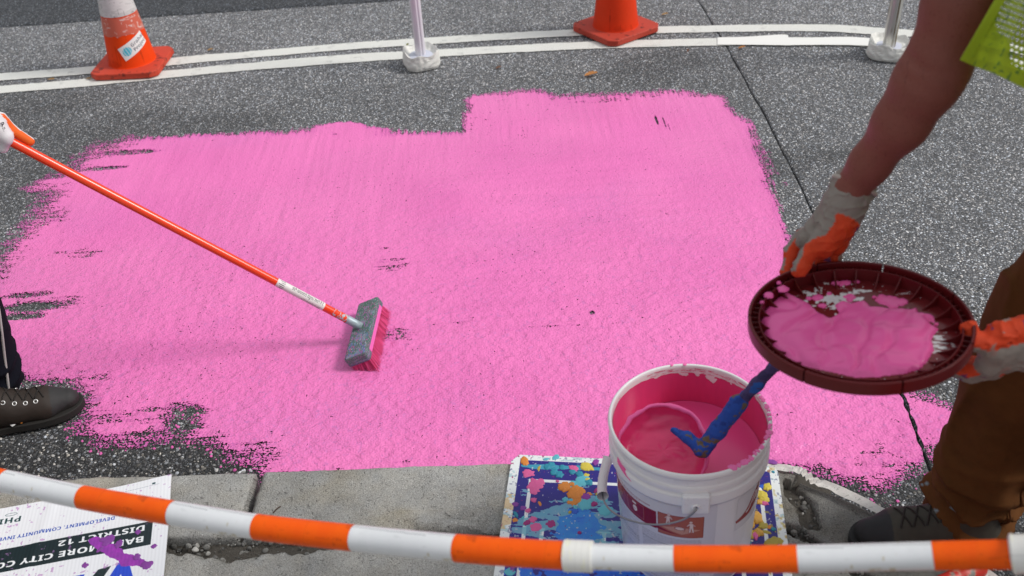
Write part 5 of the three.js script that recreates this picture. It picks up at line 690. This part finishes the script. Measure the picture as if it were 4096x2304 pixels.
// shoe in its own axes: heel at the origin, toe along +x, sole on y = 0
function shoe(parent, name, { L = .29, shaft = .10, upper, cap, sole, lace, seed, eyelets = true, tall = 0 }) {
  const root = new THREE.Group(); root.name = name; parent.add(root); const k = L / .29, P = (x, y, z = 0) => V(x * k, y, z);
  const caps = [[P(.045, .055), P(.12, .052), .036, .036], [P(.12, .052, -.010), P(.20, .040, -.016), .034, .032], [P(.12, .052, .010), P(.20, .040, .018), .034, .032], [P(.20, .040), P(.252, .033), .038, .031], [P(.12, .070), P(.19, .050), .026, .022], [P(.060, .055), P(.062, shaft), .040, .043], [P(.09, .075), P(.075, shaft), .036, .036]];
  const d = capsDist(caps), f = (x, y, z) => Math.max(d(x, y, z, .03), .016 - y) + .0022 * (fbm3(x * 40 + 9, y * 40 + 9, z * 40 + 9, 3, seed) - .5);
  const tongue = Math.max(shaft, .09) + .05, g = meshSDF(f, V(-.02, .004, -.075), V(.32 * k, tongue + .03, .075), .0042, (x, y, z) => { const cx = x / k, n = fbm3(x * 60, y * 60, z * 60 + 30, 3, seed + 3); const edge = .205 + .30 * Math.max(0, y - .03) + 3 * z * z; let c = cx > edge ? cap : upper; if (y < .026 + .014 * sstep(.2, .26, cx)) c = sole; const t = .85 + .5 * (n - .3); return [c[0] * t, c[1] * t, c[2] * t]; });
  mesh('upper', g, std({ vertexColors: true, roughness: .72 }), root);
  const sh = new THREE.Shape(); const o = [[-.012, -.030], [-.008, .032], [.03, .040], [.10, .040], [.17, .052], [.225, .052], [.27, .034], [.288, .002], [.275, -.028], [.23, -.048], [.17, -.048], [.10, -.038], [.03, -.040]].map(([x, z]) => new THREE.Vector2(x * k, z)); sh.setFromPoints(new THREE.SplineCurve([...o, o[0]]).getPoints(70));
  const sg = new THREE.ExtrudeGeometry(sh, { depth: .016, bevelEnabled: true, bevelSize: .003, bevelThickness: .003, bevelSegments: 3 }); sg.rotateX(Math.PI / 2); sg.translate(0, .022, 0); mesh('sole', sg, std({ color: C(...sole), roughness: .8 }), root);
  const top = (x, z) => { let y = .16; while (y > .02 && f(x, y, z) > 0) y -= .001; return y; };
  for (let r = 0; r < 4; r++) { const x = (.115 + r * .024) * k, w = .026; for (const s of [-1, 1]) { const pts = []; for (let i = 0; i <= 6; i++) { const t = i / 6, z = mix(-w, w, t) * s, xx = x + .020 * t * k; pts.push(V(xx, top(xx, z) + .002, z)); } mesh('lace', tube(pts, .0019, 18, 6), std({ color: C(...lace), roughness: .9 }), root); }
    if (eyelets) for (const s of [-1, 1]) { const z = s * (w + .006), y = top(x, z); const t = new THREE.TorusGeometry(.0048, .0015, 8, 18), e = mesh('eyelet', t, std({ color: C(.75, .75, .72), metalness: .6, roughness: .35 }), root); e.position.set(x, y + .0008, z); e.rotation.set(-Math.PI / 2 + s * .75, 0, 0); } }
  { const x = .10 * k, pts = []; for (let i = 0; i <= 14; i++) { const a = i / 14 * 6.28; pts.push(V(x + .012 * Math.cos(a), top(x, 0) + .008 + .008 * Math.sin(a), .012 + .018 * Math.sin(a * .5))); } mesh('lace', tube(pts, .0018, 30, 6), std({ color: C(...lace), roughness: .9 }), root); }
  return root;
}
const orient = (o, heel, toe) => { o.position.copy(heel); const d = toe.clone().sub(heel); o.rotation.y = Math.atan2(-d.z, d.x); };

{ // ---- worker with the lid
  const w = thing('person', 'worker in neon mesh vest and brown work trousers holding the dark red lid', 'person');
  const SKIN = [.245, .084, .064];
  const elbow = at(3735, 255, 1.38), shR = V(.668, 1.50, -1.31), shL = V(.77, 1.50, -.99), wrR = at(3396, 772, 1.55), elL = V(1.02, 1.24, -.92), wrL = at(4215, 1352, 1.41), hips = V(1.0, .96, -1.22), chest = V(.85, 1.35, -1.16), neck = V(.73, 1.56, -1.15), hc = V(.63, 1.70, -1.13), hf = V(-.80, -.60, .02).normalize(), hu = V(-.60, .80, 0).normalize();
  const hipR = at(4450, 920, 1.50), kneeR = at(4066, 1510, 1.79), ankR = at(3868, 2046, 2.07), hipL = V(1.02, .95, -1.12), kneeL = V(1.06, .56, -1.02), ankL = V(1.16, .20, -.92);
  const arm = chain([[shR, .056], [at(3838, 0, 1.335), .0445], [at(3752, 255, 1.38), .0420], [at(3702, 335, 1.40), .0425], [at(3606, 489, 1.445), .0375], [at(3480, 655, 1.51), .0285], [wrR, .0250], [at(3330, 880, 1.56), .024]]);
  const caps = [...arm, ...chain([[shL, .056], [elL, .047], [elL.clone().lerp(wrL, .4), .043], [wrL, .027], [at(4080, 1380, 1.42), .022]]), [shR, shL, .055, .055], [chest.clone().add(V(0, 0, -.08)), chest.clone().add(V(0, 0, .08)), .105, .105], [chest, hips, .11, .115], [hips.clone().add(V(0, 0, -.07)), hips.clone().add(V(0, 0, .07)), .11, .11], [neck, chest, .05, .09], [hc, neck, .045, .052], ...chain([[hipR, .075], [kneeR, .052], [ankR, .036]]), ...chain([[hipL, .075], [kneeL, .052], [ankL, .036]]), ...headCaps(hc, hf, hu)];
  const hcol = headColor(hc, hf, hu, SKIN), cr = at(3672, 262, 1.355), ca = at(3604, 489, 1.445).sub(elbow).normalize();
  const bodyG = fromCaps(caps, .022, .0085, { disp: (x, y, z) => { const q = (x - cr.x) * ca.x + (y - cr.y) * ca.y + (z - cr.z) * ca.z, r2 = (x - cr.x) ** 2 + (y - cr.y) ** 2 + (z - cr.z) ** 2; return .0014 * (fbm3(x * 30 + 9, y * 30, z * 30 + 9, 2, 411) - .5) + .0045 * Math.exp(-q * q / .00006) * Math.exp(-r2 / .0012) + .003 * Math.exp(-((q - .022) ** 2) / .00006) * Math.exp(-r2 / .0016); }, colorOf: (id, x, y, z) => { const n = fbm3(x * 90 + 30, y * 90 + 30, z * 90 + 30, 3, 412), m = fbm3(x * 12 + 30, y * 12 + 30, z * 12 + 30, 2, 413); const c = y > 1.58 ? hcol(x, y, z) : SKIN, t = .95 + .10 * n; return [c[0] * t * (1 + .10 * (m - .5)), c[1] * t, c[2] * t]; } });
  mesh('body', bodyG, phys({ vertexColors: true, roughness: .48, specularIntensity: .4, map: skinTex, bumpMap: skinBump, bumpScale: .0012 }), w);
  hairMesh(hc, hf, hu, w, C(.05, .03, .02));
  // trousers with folds
  const tcaps = [...chain([[hipR, .100], [hipR.clone().lerp(kneeR, .55), .090], [kneeR, .084], [kneeR.clone().lerp(ankR, .6), .080], [ankR.clone().add(V(0, .02, 0)), .079]]), [ankR.clone().add(V(-.01, .012, 0)), ankR.clone().add(V(.02, .005, 0)), .076, .078], ...chain([[hipL, .105], [kneeL, .088], [ankL, .080]]), [hips.clone().add(V(0, .02, -.06)), hips.clone().add(V(0, .02, .06)), .122, .122]];
  const td = capsDist(tcaps), axisR = ankR.clone().sub(kneeR).normalize(), td2 = (x, y, z) => { let d = td(x, y, z, .03); if (d < .05) { const al = (x - kneeR.x) * axisR.x + (y - kneeR.y) * axisR.y + (z - kneeR.z) * axisR.z, low = sstep(.12, .42, al); const rg = 1 - Math.abs(2 * fbm3(x * 7 + 20, y * 4 + 20 + x * 6, z * 7 + 20, 2, 427) - 1); d += .010 * (fbm3(x * 8 + 20, y * 5 + 20 + x * 5, z * 8 + 20, 2, 421) - .5) - .020 * (rg ** 4 - .35) + low * .020 * Math.abs(Math.sin(al * 46 + 7 * fbm3(x * 8 + 10, y * 4 + 10, z * 8 + 10, 2, 422))) - low * .006 + .003 * (fbm3(x * 40, y * 40, z * 40, 2, 423) - .5); } const hem = (x - ankR.x) * axisR.x + (y - ankR.y) * axisR.y + (z - ankR.z) * axisR.z - (.020 + .012 * Math.sin((z + x) * 40)); return y < .5 && z < -1.2 ? Math.max(d, hem) : Math.max(d, .17 - y); };
  const [mn, mx] = boundsOf(tcaps); const dpaint = (x, y, z) => fbm3(x * 75, y * 75, z * 75, 2, 425);
  mesh('trousers', meshSDF(td2, mn, mx, .0082, (x, y, z) => { const n = fbm3(x * 14, y * 14, z * 14, 3, 426), t = .8 + .5 * n; if (y < .26 && z < -1.3 && x < ankR.x + .02 && dpaint(x, y, z) > .74) return [.22, .30, .33]; return [.105 * t, .042 * t, .014 * t]; }), clothMat({ vertexColors: true, map: weaveTex, bumpMap: knitBump, bumpScale: .0006 }), w);
  // seam up the outside of the leg
  { const pts = []; for (let k = 0; k <= 10; k++) { const t = k / 10, c = kneeR.clone().lerp(ankR, .2 + .74 * t), out = V(.55, 0, .83).normalize(); let r = .05; while (r < .14 && td2(c.x + out.x * r, c.y, c.z + out.z * r) < 0) r += .001; pts.push(c.addScaledVector(out, r)); } mesh('trouser_seam', tube(pts, .0022, 50, 6), clothMat({ color: C(.10, .04, .016) }), w); }
  // vest over the torso and its loose front panel
  const vcaps = [[shR.clone().add(V(.05, .0, .06)), shL.clone().add(V(.03, .0, -.06)), .066, .066], [chest.clone().add(V(.01, 0, -.075)), chest.clone().add(V(.01, 0, .075)), .122, .122], [chest.clone().add(V(.01, 0, 0)), hips.clone().add(V(-.02, .10, 0)), .128, .138], [hips.clone().add(V(-.01, .12, -.05)), hips.clone().add(V(-.01, .12, .05)), .128, .128]];
  const yel = C(.40, .56, .012);
  mesh('vest', fromCaps(vcaps, .03, .012, { disp: (x, y, z) => .012 * (fbm3(x * 9, y * 6, z * 9, 2, 431) - .5) }), clothMat({ color: yel }), w);
  const vt = color(512, 512, (i, j, o) => { const a = i / 512, b = j / 512, n = fbm(a * 9, b * 9, 4, 432), t = .85 + .3 * n; o[0] = .42 * t; o[1] = .56 * t; o[2] = .012; const gr = fbm(a * 30, b * 30, 3, 433); if (gr > .70) { o[0] *= .35; o[1] *= .5; o[2] = .03; } const U = a * 24, W = b * 26, row = Math.floor(W), cx = U + (row % 2) * .5, dx = cx - Math.floor(cx) - .5, dy = W - row - .5; const solid = b < .10 || fbm(a * 3, b * 3, 2, 434) > .60; o[3] = !solid && a > .14 && Math.hypot(dx, dy) < .30 ? 0 : 1; });
  { const hem = [[3842, 240], [3905, 268], [3965, 290], [4096, 352], [4320, 450]], top = [[4130, -260], [4180, -240], [4240, -220], [4330, -190], [4480, -150]], A = new THREE.CatmullRomCurve3(hem.map(([x, y]) => V(x, y, 0))), B = new THREE.CatmullRomCurve3(top.map(([x, y]) => V(x, y, 0))), n = 40, m = 50, pos = [], uv = [], ind = [];
    for (let i = 0; i <= n; i++) for (let j = 0; j <= m; j++) { const u = i / n, v = j / m, q = A.getPoint(u).lerp(B.getPoint(u), v); const z = mix(1.27, 1.20, v) + .012 * Math.sin(u * 7 + v * 3) + .006 * vn(u * 6, v * 6, 19), p = at(q.x, q.y, z); pos.push(p.x, p.y, p.z); uv.push(u, v * .9); } for (let i = 0; i < n; i++) for (let j = 0; j < m; j++) { const a = i * (m + 1) + j; ind.push(a, a + 1, a + m + 1, a + 1, a + m + 2, a + m + 1); }
    mesh('vest_panel', geo(pos, ind, uv), phys({ map: vt, alphaTest: .5, roughness: .85, transmission: .35, thickness: 0, side: THREE.DoubleSide }), w);
    const tp = [], ti = []; for (let j = 0; j <= m; j++) { const v = j / m, q = A.getPoint(0).lerp(B.getPoint(0), v), q2 = A.getPoint(.13).lerp(B.getPoint(.17), v), z = mix(1.27, 1.20, v); for (const [t, dz] of [[-.06, .004], [-.08, -.002], [.0, -.006], [.55, -.005], [1, -.003]]) { const g = at(mix(q.x, q2.x, t), mix(q.y, q2.y, t), z + .012 * Math.sin(.13 * t * 7 + v * 3) + dz); tp.push(g.x, g.y, g.z); } } for (let j = 0; j < m; j++) for (let k = 0; k < 4; k++) { const a = j * 5 + k; ti.push(a, a + 5, a + 1, a + 1, a + 5, a + 6); } mesh('vest_trim', geo(tp, ti), phys({ color: C(.46, .60, .014), roughness: .8, transmission: .25, thickness: 0, side: THREE.DoubleSide }), w); }
  // gloves: knitted backs, orange dipped palms
  const gr = (list, k, name, pick, label) => { const g = fromCaps(list.map(q => q.slice(0, 4)), k, .003, { disp: (x, y, z) => { const n = fbm3(x * 45 + 9, y * 70 + 9, z * 45 + 9, 2, 441); return .0014 * (fbm3(x * 90 + 9, y * 90 + 9, z * 90 + 9, 2, 444) - .5) - .0034 * ((1 - Math.abs(2 * n - 1)) ** 6 - .2); }, colorOf: (id, x, y, z, nx, ny, nz) => pick(list[id][4], x, y, z, nx, ny, nz) }); const o = mesh(name, g, gloveMat, w); o.userData.label = label; return o; };
  const tint = (c, x, y, z) => { const n = stain(x, y, z, 442), t = .86 + .3 * stain(x * 2, y * 2, z * 2, 443); if (n > .70) return [.15, .03, .12]; if (n < .27) return [.30, .20, .17]; return [c[0] * t, c[1] * t, c[2] * t]; };
  const T = (x, y, z) => at(x, y, z);
  const right = [
    [T(3412, 752, 1.55), T(3372, 832, 1.555), .0345, .0330, 'k'], [T(3372, 832, 1.555), T(3335, 885, 1.56), .0325, .0300, 'k'],
    [T(3318, 885, 1.568), T(3238, 955, 1.58), .0270, .0200, 'k'], [T(3352, 898, 1.55), T(3290, 985, 1.55), .0270, .0200, 'p'], [T(3378, 900, 1.56), T(3345, 975, 1.57), .0200, .0180, 'p'],
    [T(3215, 950, 1.590), T(3168, 1010, 1.600), .0135, .0120, 'f'], [T(3168, 1010, 1.600), T(3148, 1088, 1.595), .0120, .0105, 'f'],     // index finger on the far side of the rim
    [T(3285, 965, 1.548), T(3228, 1022, 1.540), .0150, .0130, 't'], [T(3228, 1022, 1.540), T(3196, 1082, 1.535), .0130, .0115, 't'],     // thumb on the near side
    [T(3285, 975, 1.585), T(3262, 1045, 1.600), .0130, .0120, 'p'], [T(3262, 1045, 1.600), T(3245, 1105, 1.600), .0120, .0105, 'p'],
    [T(3318, 985, 1.585), T(3300, 1045, 1.600), .0125, .0115, 'p'], [T(3300, 1045, 1.600), T(3288, 1100, 1.600), .0115, .0105, 'p'], [T(3345, 980, 1.580), T(3334, 1030, 1.59), .0115, .0105, 'p'], [T(3334, 1030, 1.59), T(3322, 1085, 1.595), .0105, .0095, 'p']];
  const rgt = camR, upv = camU;
  gr(right, .006, 'glove', (k, x, y, z, nx, ny, nz) => { const left = -(nx * rgt.x + ny * rgt.y + nz * rgt.z), back = nx * upv.x + ny * upv.y + nz * upv.z; const toC = -(nx * camF.x + ny * camF.y + nz * camF.z); if (k === 'k') return tint(KNIT, x, y, z); if (k === 'f') return tint(left < .25 && toC > .2 ? ORANGE : left > .75 && back > .2 ? KNIT : ORANGE, x, y, z); if (k === 't') return tint(left > .55 && back > -.1 ? KNIT : ORANGE, x, y, z); return tint(left > .45 ? KNIT : ORANGE, x, y, z); }, 'grey knit glove with orange palm pinching the far rim');
  { const c = chain([[T(3425, 728, 1.55), .0335], [T(3405, 765, 1.551), .0350]]); const a = T(3419, 742, 1.55), ax = T(3372, 832, 1.555).sub(a).normalize(), g = new THREE.TorusGeometry(.0340, .0036, 10, 60); const o = mesh('glove_cuff', g, std({ color: C(.46, .41, .36), roughness: .9 }), w); o.position.copy(a); o.quaternion.setFromUnitVectors(V(0, 0, 1), ax); }
  const left = [
    [T(3879, 1316, 1.405), T(3890, 1362, 1.405), .0118, .0130, 'o'], [T(3890, 1362, 1.405), T(3945, 1376, 1.405), .0132, .0140, 'o'], [T(3945, 1376, 1.405), T(3998, 1338, 1.405), .0145, .0165, 'o'], [T(3998, 1338, 1.405), T(4110, 1318, 1.41), .0180, .0210, 'o'],
    [T(3975, 1408, 1.415), T(4110, 1378, 1.42), .0200, .0260, 'k'], [T(3960, 1450, 1.43), T(4100, 1408, 1.43), .0190, .0240, 'k'], [T(4100, 1395, 1.425), T(4240, 1352, 1.41), .0300, .0320, 'c'], [T(4240, 1352, 1.41), T(4330, 1330, 1.40), .034, .035, 'c'],
    [T(3965, 1468, 1.435), T(3880, 1480, 1.455), .0135, .0125, 'u'], [T(3880, 1480, 1.455), T(3790, 1468, 1.475), .0125, .0105, 'u'],
    [T(3975, 1480, 1.450), T(3885, 1492, 1.475), .0130, .0120, 'u'], [T(3885, 1492, 1.475), T(3800, 1478, 1.49), .0120, .0105, 'u'],
    [T(3990, 1472, 1.47), T(3900, 1480, 1.50), .0125, .0115, 'u'], [T(3900, 1480, 1.50), T(3825, 1460, 1.52), .0115, .0100, 'u'],
    [T(4000, 1460, 1.49), T(3920, 1462, 1.52), .0115, .0105, 'u'], [T(3920, 1462, 1.52), T(3860, 1440, 1.54), .0105, .0095, 'u']];
  gr(left, .007, 'glove', (k, x, y, z, nx, ny, nz) => { const dn = -(nx * upv.x + ny * upv.y + nz * upv.z), toC = -(nx * camF.x + ny * camF.y + nz * camF.z); if (k === 'o') return tint(dn > .55 ? KNIT : ORANGE, x, y, z); if (k === 'u') return tint(dn > .72 ? KNIT : ORANGE, x, y, z); return tint(KNIT, x, y, z); }, 'grey knit glove with orange thumb clamped on the rim');
  // boots
  const toe = onY(3398, 2150, .125), heel = onY(3985, 2150, .125); heel.y = toe.y = .1055; const dir = heel.clone().sub(toe).setY(0).normalize(); const opt = { L: .305, shaft: .15, upper: [.040, .034, .024], cap: [.014, .014, .016], sole: [.012, .012, .012], lace: [.02, .014, .012], seed: 451, eyelets: false };
  orient(shoe(w, 'boot', opt), toe.clone().addScaledVector(dir, .305), toe); const b2 = shoe(w, 'boot', { ...opt, seed: 455 }); orient(b2, V(1.22, .121, -.88), V(.92, .121, -.93)); b2.position.y = .121;
}

{ // ---- worker with the brush, mostly beyond the frame
  const w = thing('person', 'worker in navy trousers with white piping gripping the orange brush pole', 'person');
  const dir = handL.clone().sub(ferr).normalize(), cam = camF.clone().negate(); cam.addScaledVector(dir, -cam.dot(dir)).normalize(); const up = cam.clone().cross(dir).normalize(); if (up.y < 0) up.negate();
  const P0 = at(46, 567, 2.425), G = (s, a, b, o = P0) => o.clone().addScaledVector(dir, s).addScaledVector(cam, a).addScaledVector(up, b);   // along the pole, towards the camera, up
  const P1 = ferr.clone().addScaledVector(dir, 1.32);
  const hand = (o, mir) => { const L = []; // [A, B, ra, rb, kind]
    const Q = (s, a, b) => G(s, a * mir, b, o);
    L.push([Q(.012, .030, .006), Q(.075, .030, .006), .0145, .0145, 'b'], [Q(.016, .031, .010), Q(.075, .028, .034), .0165, .0200, 'b'], [Q(.072, .030, .006), Q(.110, .026, .020), .0165, .0190, 'b'], [Q(.035, .030, .016), Q(.085, .026, .040), .0175, .0230, 'b'], [Q(.045, .026, .026), Q(.110, .024, .048), .0190, .0260, 'b'], [Q(.100, .025, .038), Q(.185, .020, .075), .0290, .0300, 'b']);
    for (let k = 0; k < 4; k++) { const s = .008 + .0205 * k, n = [0, 55, 110, 165, 215], r = [.030, .0265, .0225, .0215, .0210]; for (let i = 0; i < 4; i++) { const A = n[i] * Math.PI / 180, B = n[i + 1] * Math.PI / 180; L.push([Q(s, r[i] * Math.cos(A), -r[i] * Math.sin(A)), Q(s, r[i + 1] * Math.cos(B), -r[i + 1] * Math.sin(B)), .0108 - .0006 * i, .0103 - .0006 * i, i === 0 ? 'b' : i === 1 ? 'm' : 'o']); } }
    L.push([Q(.045, .016, .040), Q(.012, .006, .026), .0150, .0130, 't'], [Q(.012, .006, .026), Q(-.034, .003, .0225), .0128, .0112, 't']); return L; };
  const paint = (k, x, y, z, nx, ny, nz) => { const c = nx * cam.x + ny * cam.y + nz * cam.z, u = nx * up.x + ny * up.y + nz * up.z, n = stain(x, y, z, 461), t = .94 + .1 * n; const col = k === 'b' ? KNITW : k === 'm' ? (c > .25 || u < -.6 ? KNITW : ORANGE) : k === 't' ? (u > .80 && c < .4 ? KNITW : [.80, .12, .008]) : ORANGE; return [col[0] * t, col[1] * t, col[2] * t]; };
  for (const [o, m] of [[P0, 1], [P1, -1]]) { const L = hand(o, m), g = fromCaps(L.map(q => q.slice(0, 4)), .007, .003, { colorOf: (id, ...a) => paint(L[id][4], ...a) }); const q = mesh('glove', g, gloveMat, w); q.userData.label = 'white knit glove with orange grip closed on the pole'; }
  { const c = canvas(256, 192, (g) => { g.clearRect(0, 0, 256, 192); g.fillStyle = '#1c1c22'; g.font = 'italic bold 96px sans-serif'; g.fillText('GRIP', 4, 84); g.font = 'bold 44px sans-serif'; g.fillText('RESISTANCE', -30, 132); g.font = 'bold 30px sans-serif'; g.fillText('CUT LEVEL', 40, 168); }); const ctr = G(.036, .0478, .020), ex = V(0, 0, 0).copy(up).multiplyScalar(.75).addScaledVector(dir, -.66).normalize(), ey = cam.clone().cross(ex).normalize(); const pos = [], uv = [], ind = [0, 1, 2, 2, 1, 3]; for (const [a, b] of [[-1, -1], [1, -1], [-1, 1], [1, 1]]) { const q = ctr.clone().addScaledVector(ex, a * .018).addScaledVector(ey, b * .0135); pos.push(q.x, q.y, q.z); uv.push((a + 1) / 2, (b + 1) / 2); } mesh('glove_print', geo(pos, ind, uv), std({ map: ctex(c), alphaTest: .5, side: THREE.DoubleSide }), w); }
  const wrA = G(.185, .020, .075), wrB = G(.185, -.020, .075, P1), hips = V(-1.98, .94, -2.28), chest = V(-1.86, 1.34, -2.24), neck = V(-1.80, 1.54, -2.22), hc = V(-1.74, 1.70, -2.21), hf = V(.86, -.50, .0).normalize(), hu = V(.50, .86, 0).normalize(), shF = V(-1.82, 1.45, -2.42), shN = V(-1.80, 1.45, -2.04), elF = V(-1.60, 1.18, -2.46), elN = V(-1.84, 1.18, -1.90);
  const ankN = at(8, 1612, 2.74), kneeN = at(-175, 1130, 2.42), hipN = V(-1.98, .92, -2.16), ankF = V(-2.15, .10, -2.62), kneeF = V(-1.98, .52, -2.5), hipF = V(-1.98, .92, -2.40), SK = [.34, .17, .12];
  const caps = [...chain([[shF, .05], [elF, .042], [wrA, .027]]), ...chain([[shN, .05], [elN, .042], [wrB, .027]]), [shF, shN, .055, .055], [chest.clone().add(V(0, 0, -.08)), chest.clone().add(V(0, 0, .08)), .10, .10], [chest, hips, .11, .115], [neck, chest, .05, .09], [hc, neck, .045, .05], ...chain([[hipN, .075], [kneeN, .05], [ankN, .034]]), ...chain([[hipF, .075], [kneeF, .05], [ankF, .034]]), ...headCaps(hc, hf, hu)];
  const hcol = headColor(hc, hf, hu, SK); mesh('body', fromCaps(caps, .02, .012, { colorOf: (id, x, y, z) => y > 1.58 ? hcol(x, y, z) : SK }), std({ vertexColors: true, roughness: .6 }), w); hairMesh(hc, hf, hu, w, C(.03, .022, .016));
  mesh('shirt', fromCaps([[shF, elF.clone().lerp(shF, .35), .062, .06], [shN, elN.clone().lerp(shN, .35), .062, .06], [shF, shN, .066, .066], [chest.clone().add(V(0, 0, -.08)), chest.clone().add(V(0, 0, .08)), .115, .115], [chest, hips.clone().add(V(0, .06, 0)), .125, .13]], .03, .014, { disp: (x, y, z) => .010 * (fbm3(x * 9, y * 6, z * 9, 2, 471) - .5) }), clothMat({ color: C(.40, .56, .012) }), w);
  const tc = [...chain([[hipN, .105], [kneeN, .082], [ankN.clone().add(V(0, .04, 0)), .082]]), ...chain([[hipF, .105], [kneeF, .085], [ankF, .082]]), [hips.clone().add(V(0, .02, -.08)), hips.clone().add(V(0, .02, .08)), .12, .12]], tdd = capsDist(tc), tf = (x, y, z) => { let d = tdd(x, y, z, .03); if (d < .05) d += .016 * (fbm3(x * 9 + 30, y * 5 + 30, z * 9 + 30, 2, 473) - .5) + sstep(.4, .1, y) * .010 * Math.abs(Math.sin(y * 50 + 6 * fbm3(x * 7 + 9, y * 7, z * 7 + 9, 2, 474))); return Math.max(d, .045 + .03 * vn(x * 12, z * 12, 475) - y); }, [mn, mx] = boundsOf(tc);
  mesh('trousers', meshSDF(tf, mn, mx, .010), clothMat({ color: C(.008, .009, .014) }), w);
  { const pts = [[-40, 1120], [-8, 1225], [6, 1320], [20, 1440], [33, 1540], [38, 1600], [32, 1655]].map(([x, y]) => { const r = ray(x, y); let z = 1.9; while (z < 2.9) { const p = camP.clone().addScaledVector(r, z); if (tf(p.x, p.y, p.z) < 0) break; z += .002; } return at(x, y, z - .001); }); mesh('piping', tube(pts, .0036, 60, 8), clothMat({ color: C(.50, .48, .46) }), w); }
  const toe = onY(330, 1628, .0), d = toe.clone().sub(onY(20, 1712, 0)).setY(0).normalize(), o1 = { L: .295, shaft: .10, upper: [.022, .013, .008], cap: [.022, .021, .021], sole: [.014, .012, .010], lace: [.016, .012, .010], seed: 481 };
  const s1 = shoe(w, 'shoe', o1); orient(s1, toe.clone().addScaledVector(d, -.285).setY(.0055), toe.clone().setY(.0055)); const s2 = shoe(w, 'shoe', { ...o1, seed: 485 }); orient(s2, ankF.clone().add(V(-.06, 0, 0)).setY(.001), ankF.clone().add(V(.22, 0, .02)).setY(.001));
  const R = mulberry(21); for (const [x, y, c, r] of [[.245, .052, 'violet', .006], [.225, .050, 'white', .005], [.185, .058, 'yellow', .006], [.21, .03, 'violet', .004], [.12, .035, 'white', .007], [.17, .035, 'pink', .003], [.255, .045, 'pink', .004], [.14, .032, 'orange', .003]]) { const g = splatGeo(r, .001, x * 1e4 | 0, .35), q = mesh('paint_spot', g, splatMats[c], s1); q.position.set(x, y, .044 - Math.max(0, x - .2) * .45); q.rotation.x = Math.PI / 2 - .5; }
}
renderer.render(scene, camera);
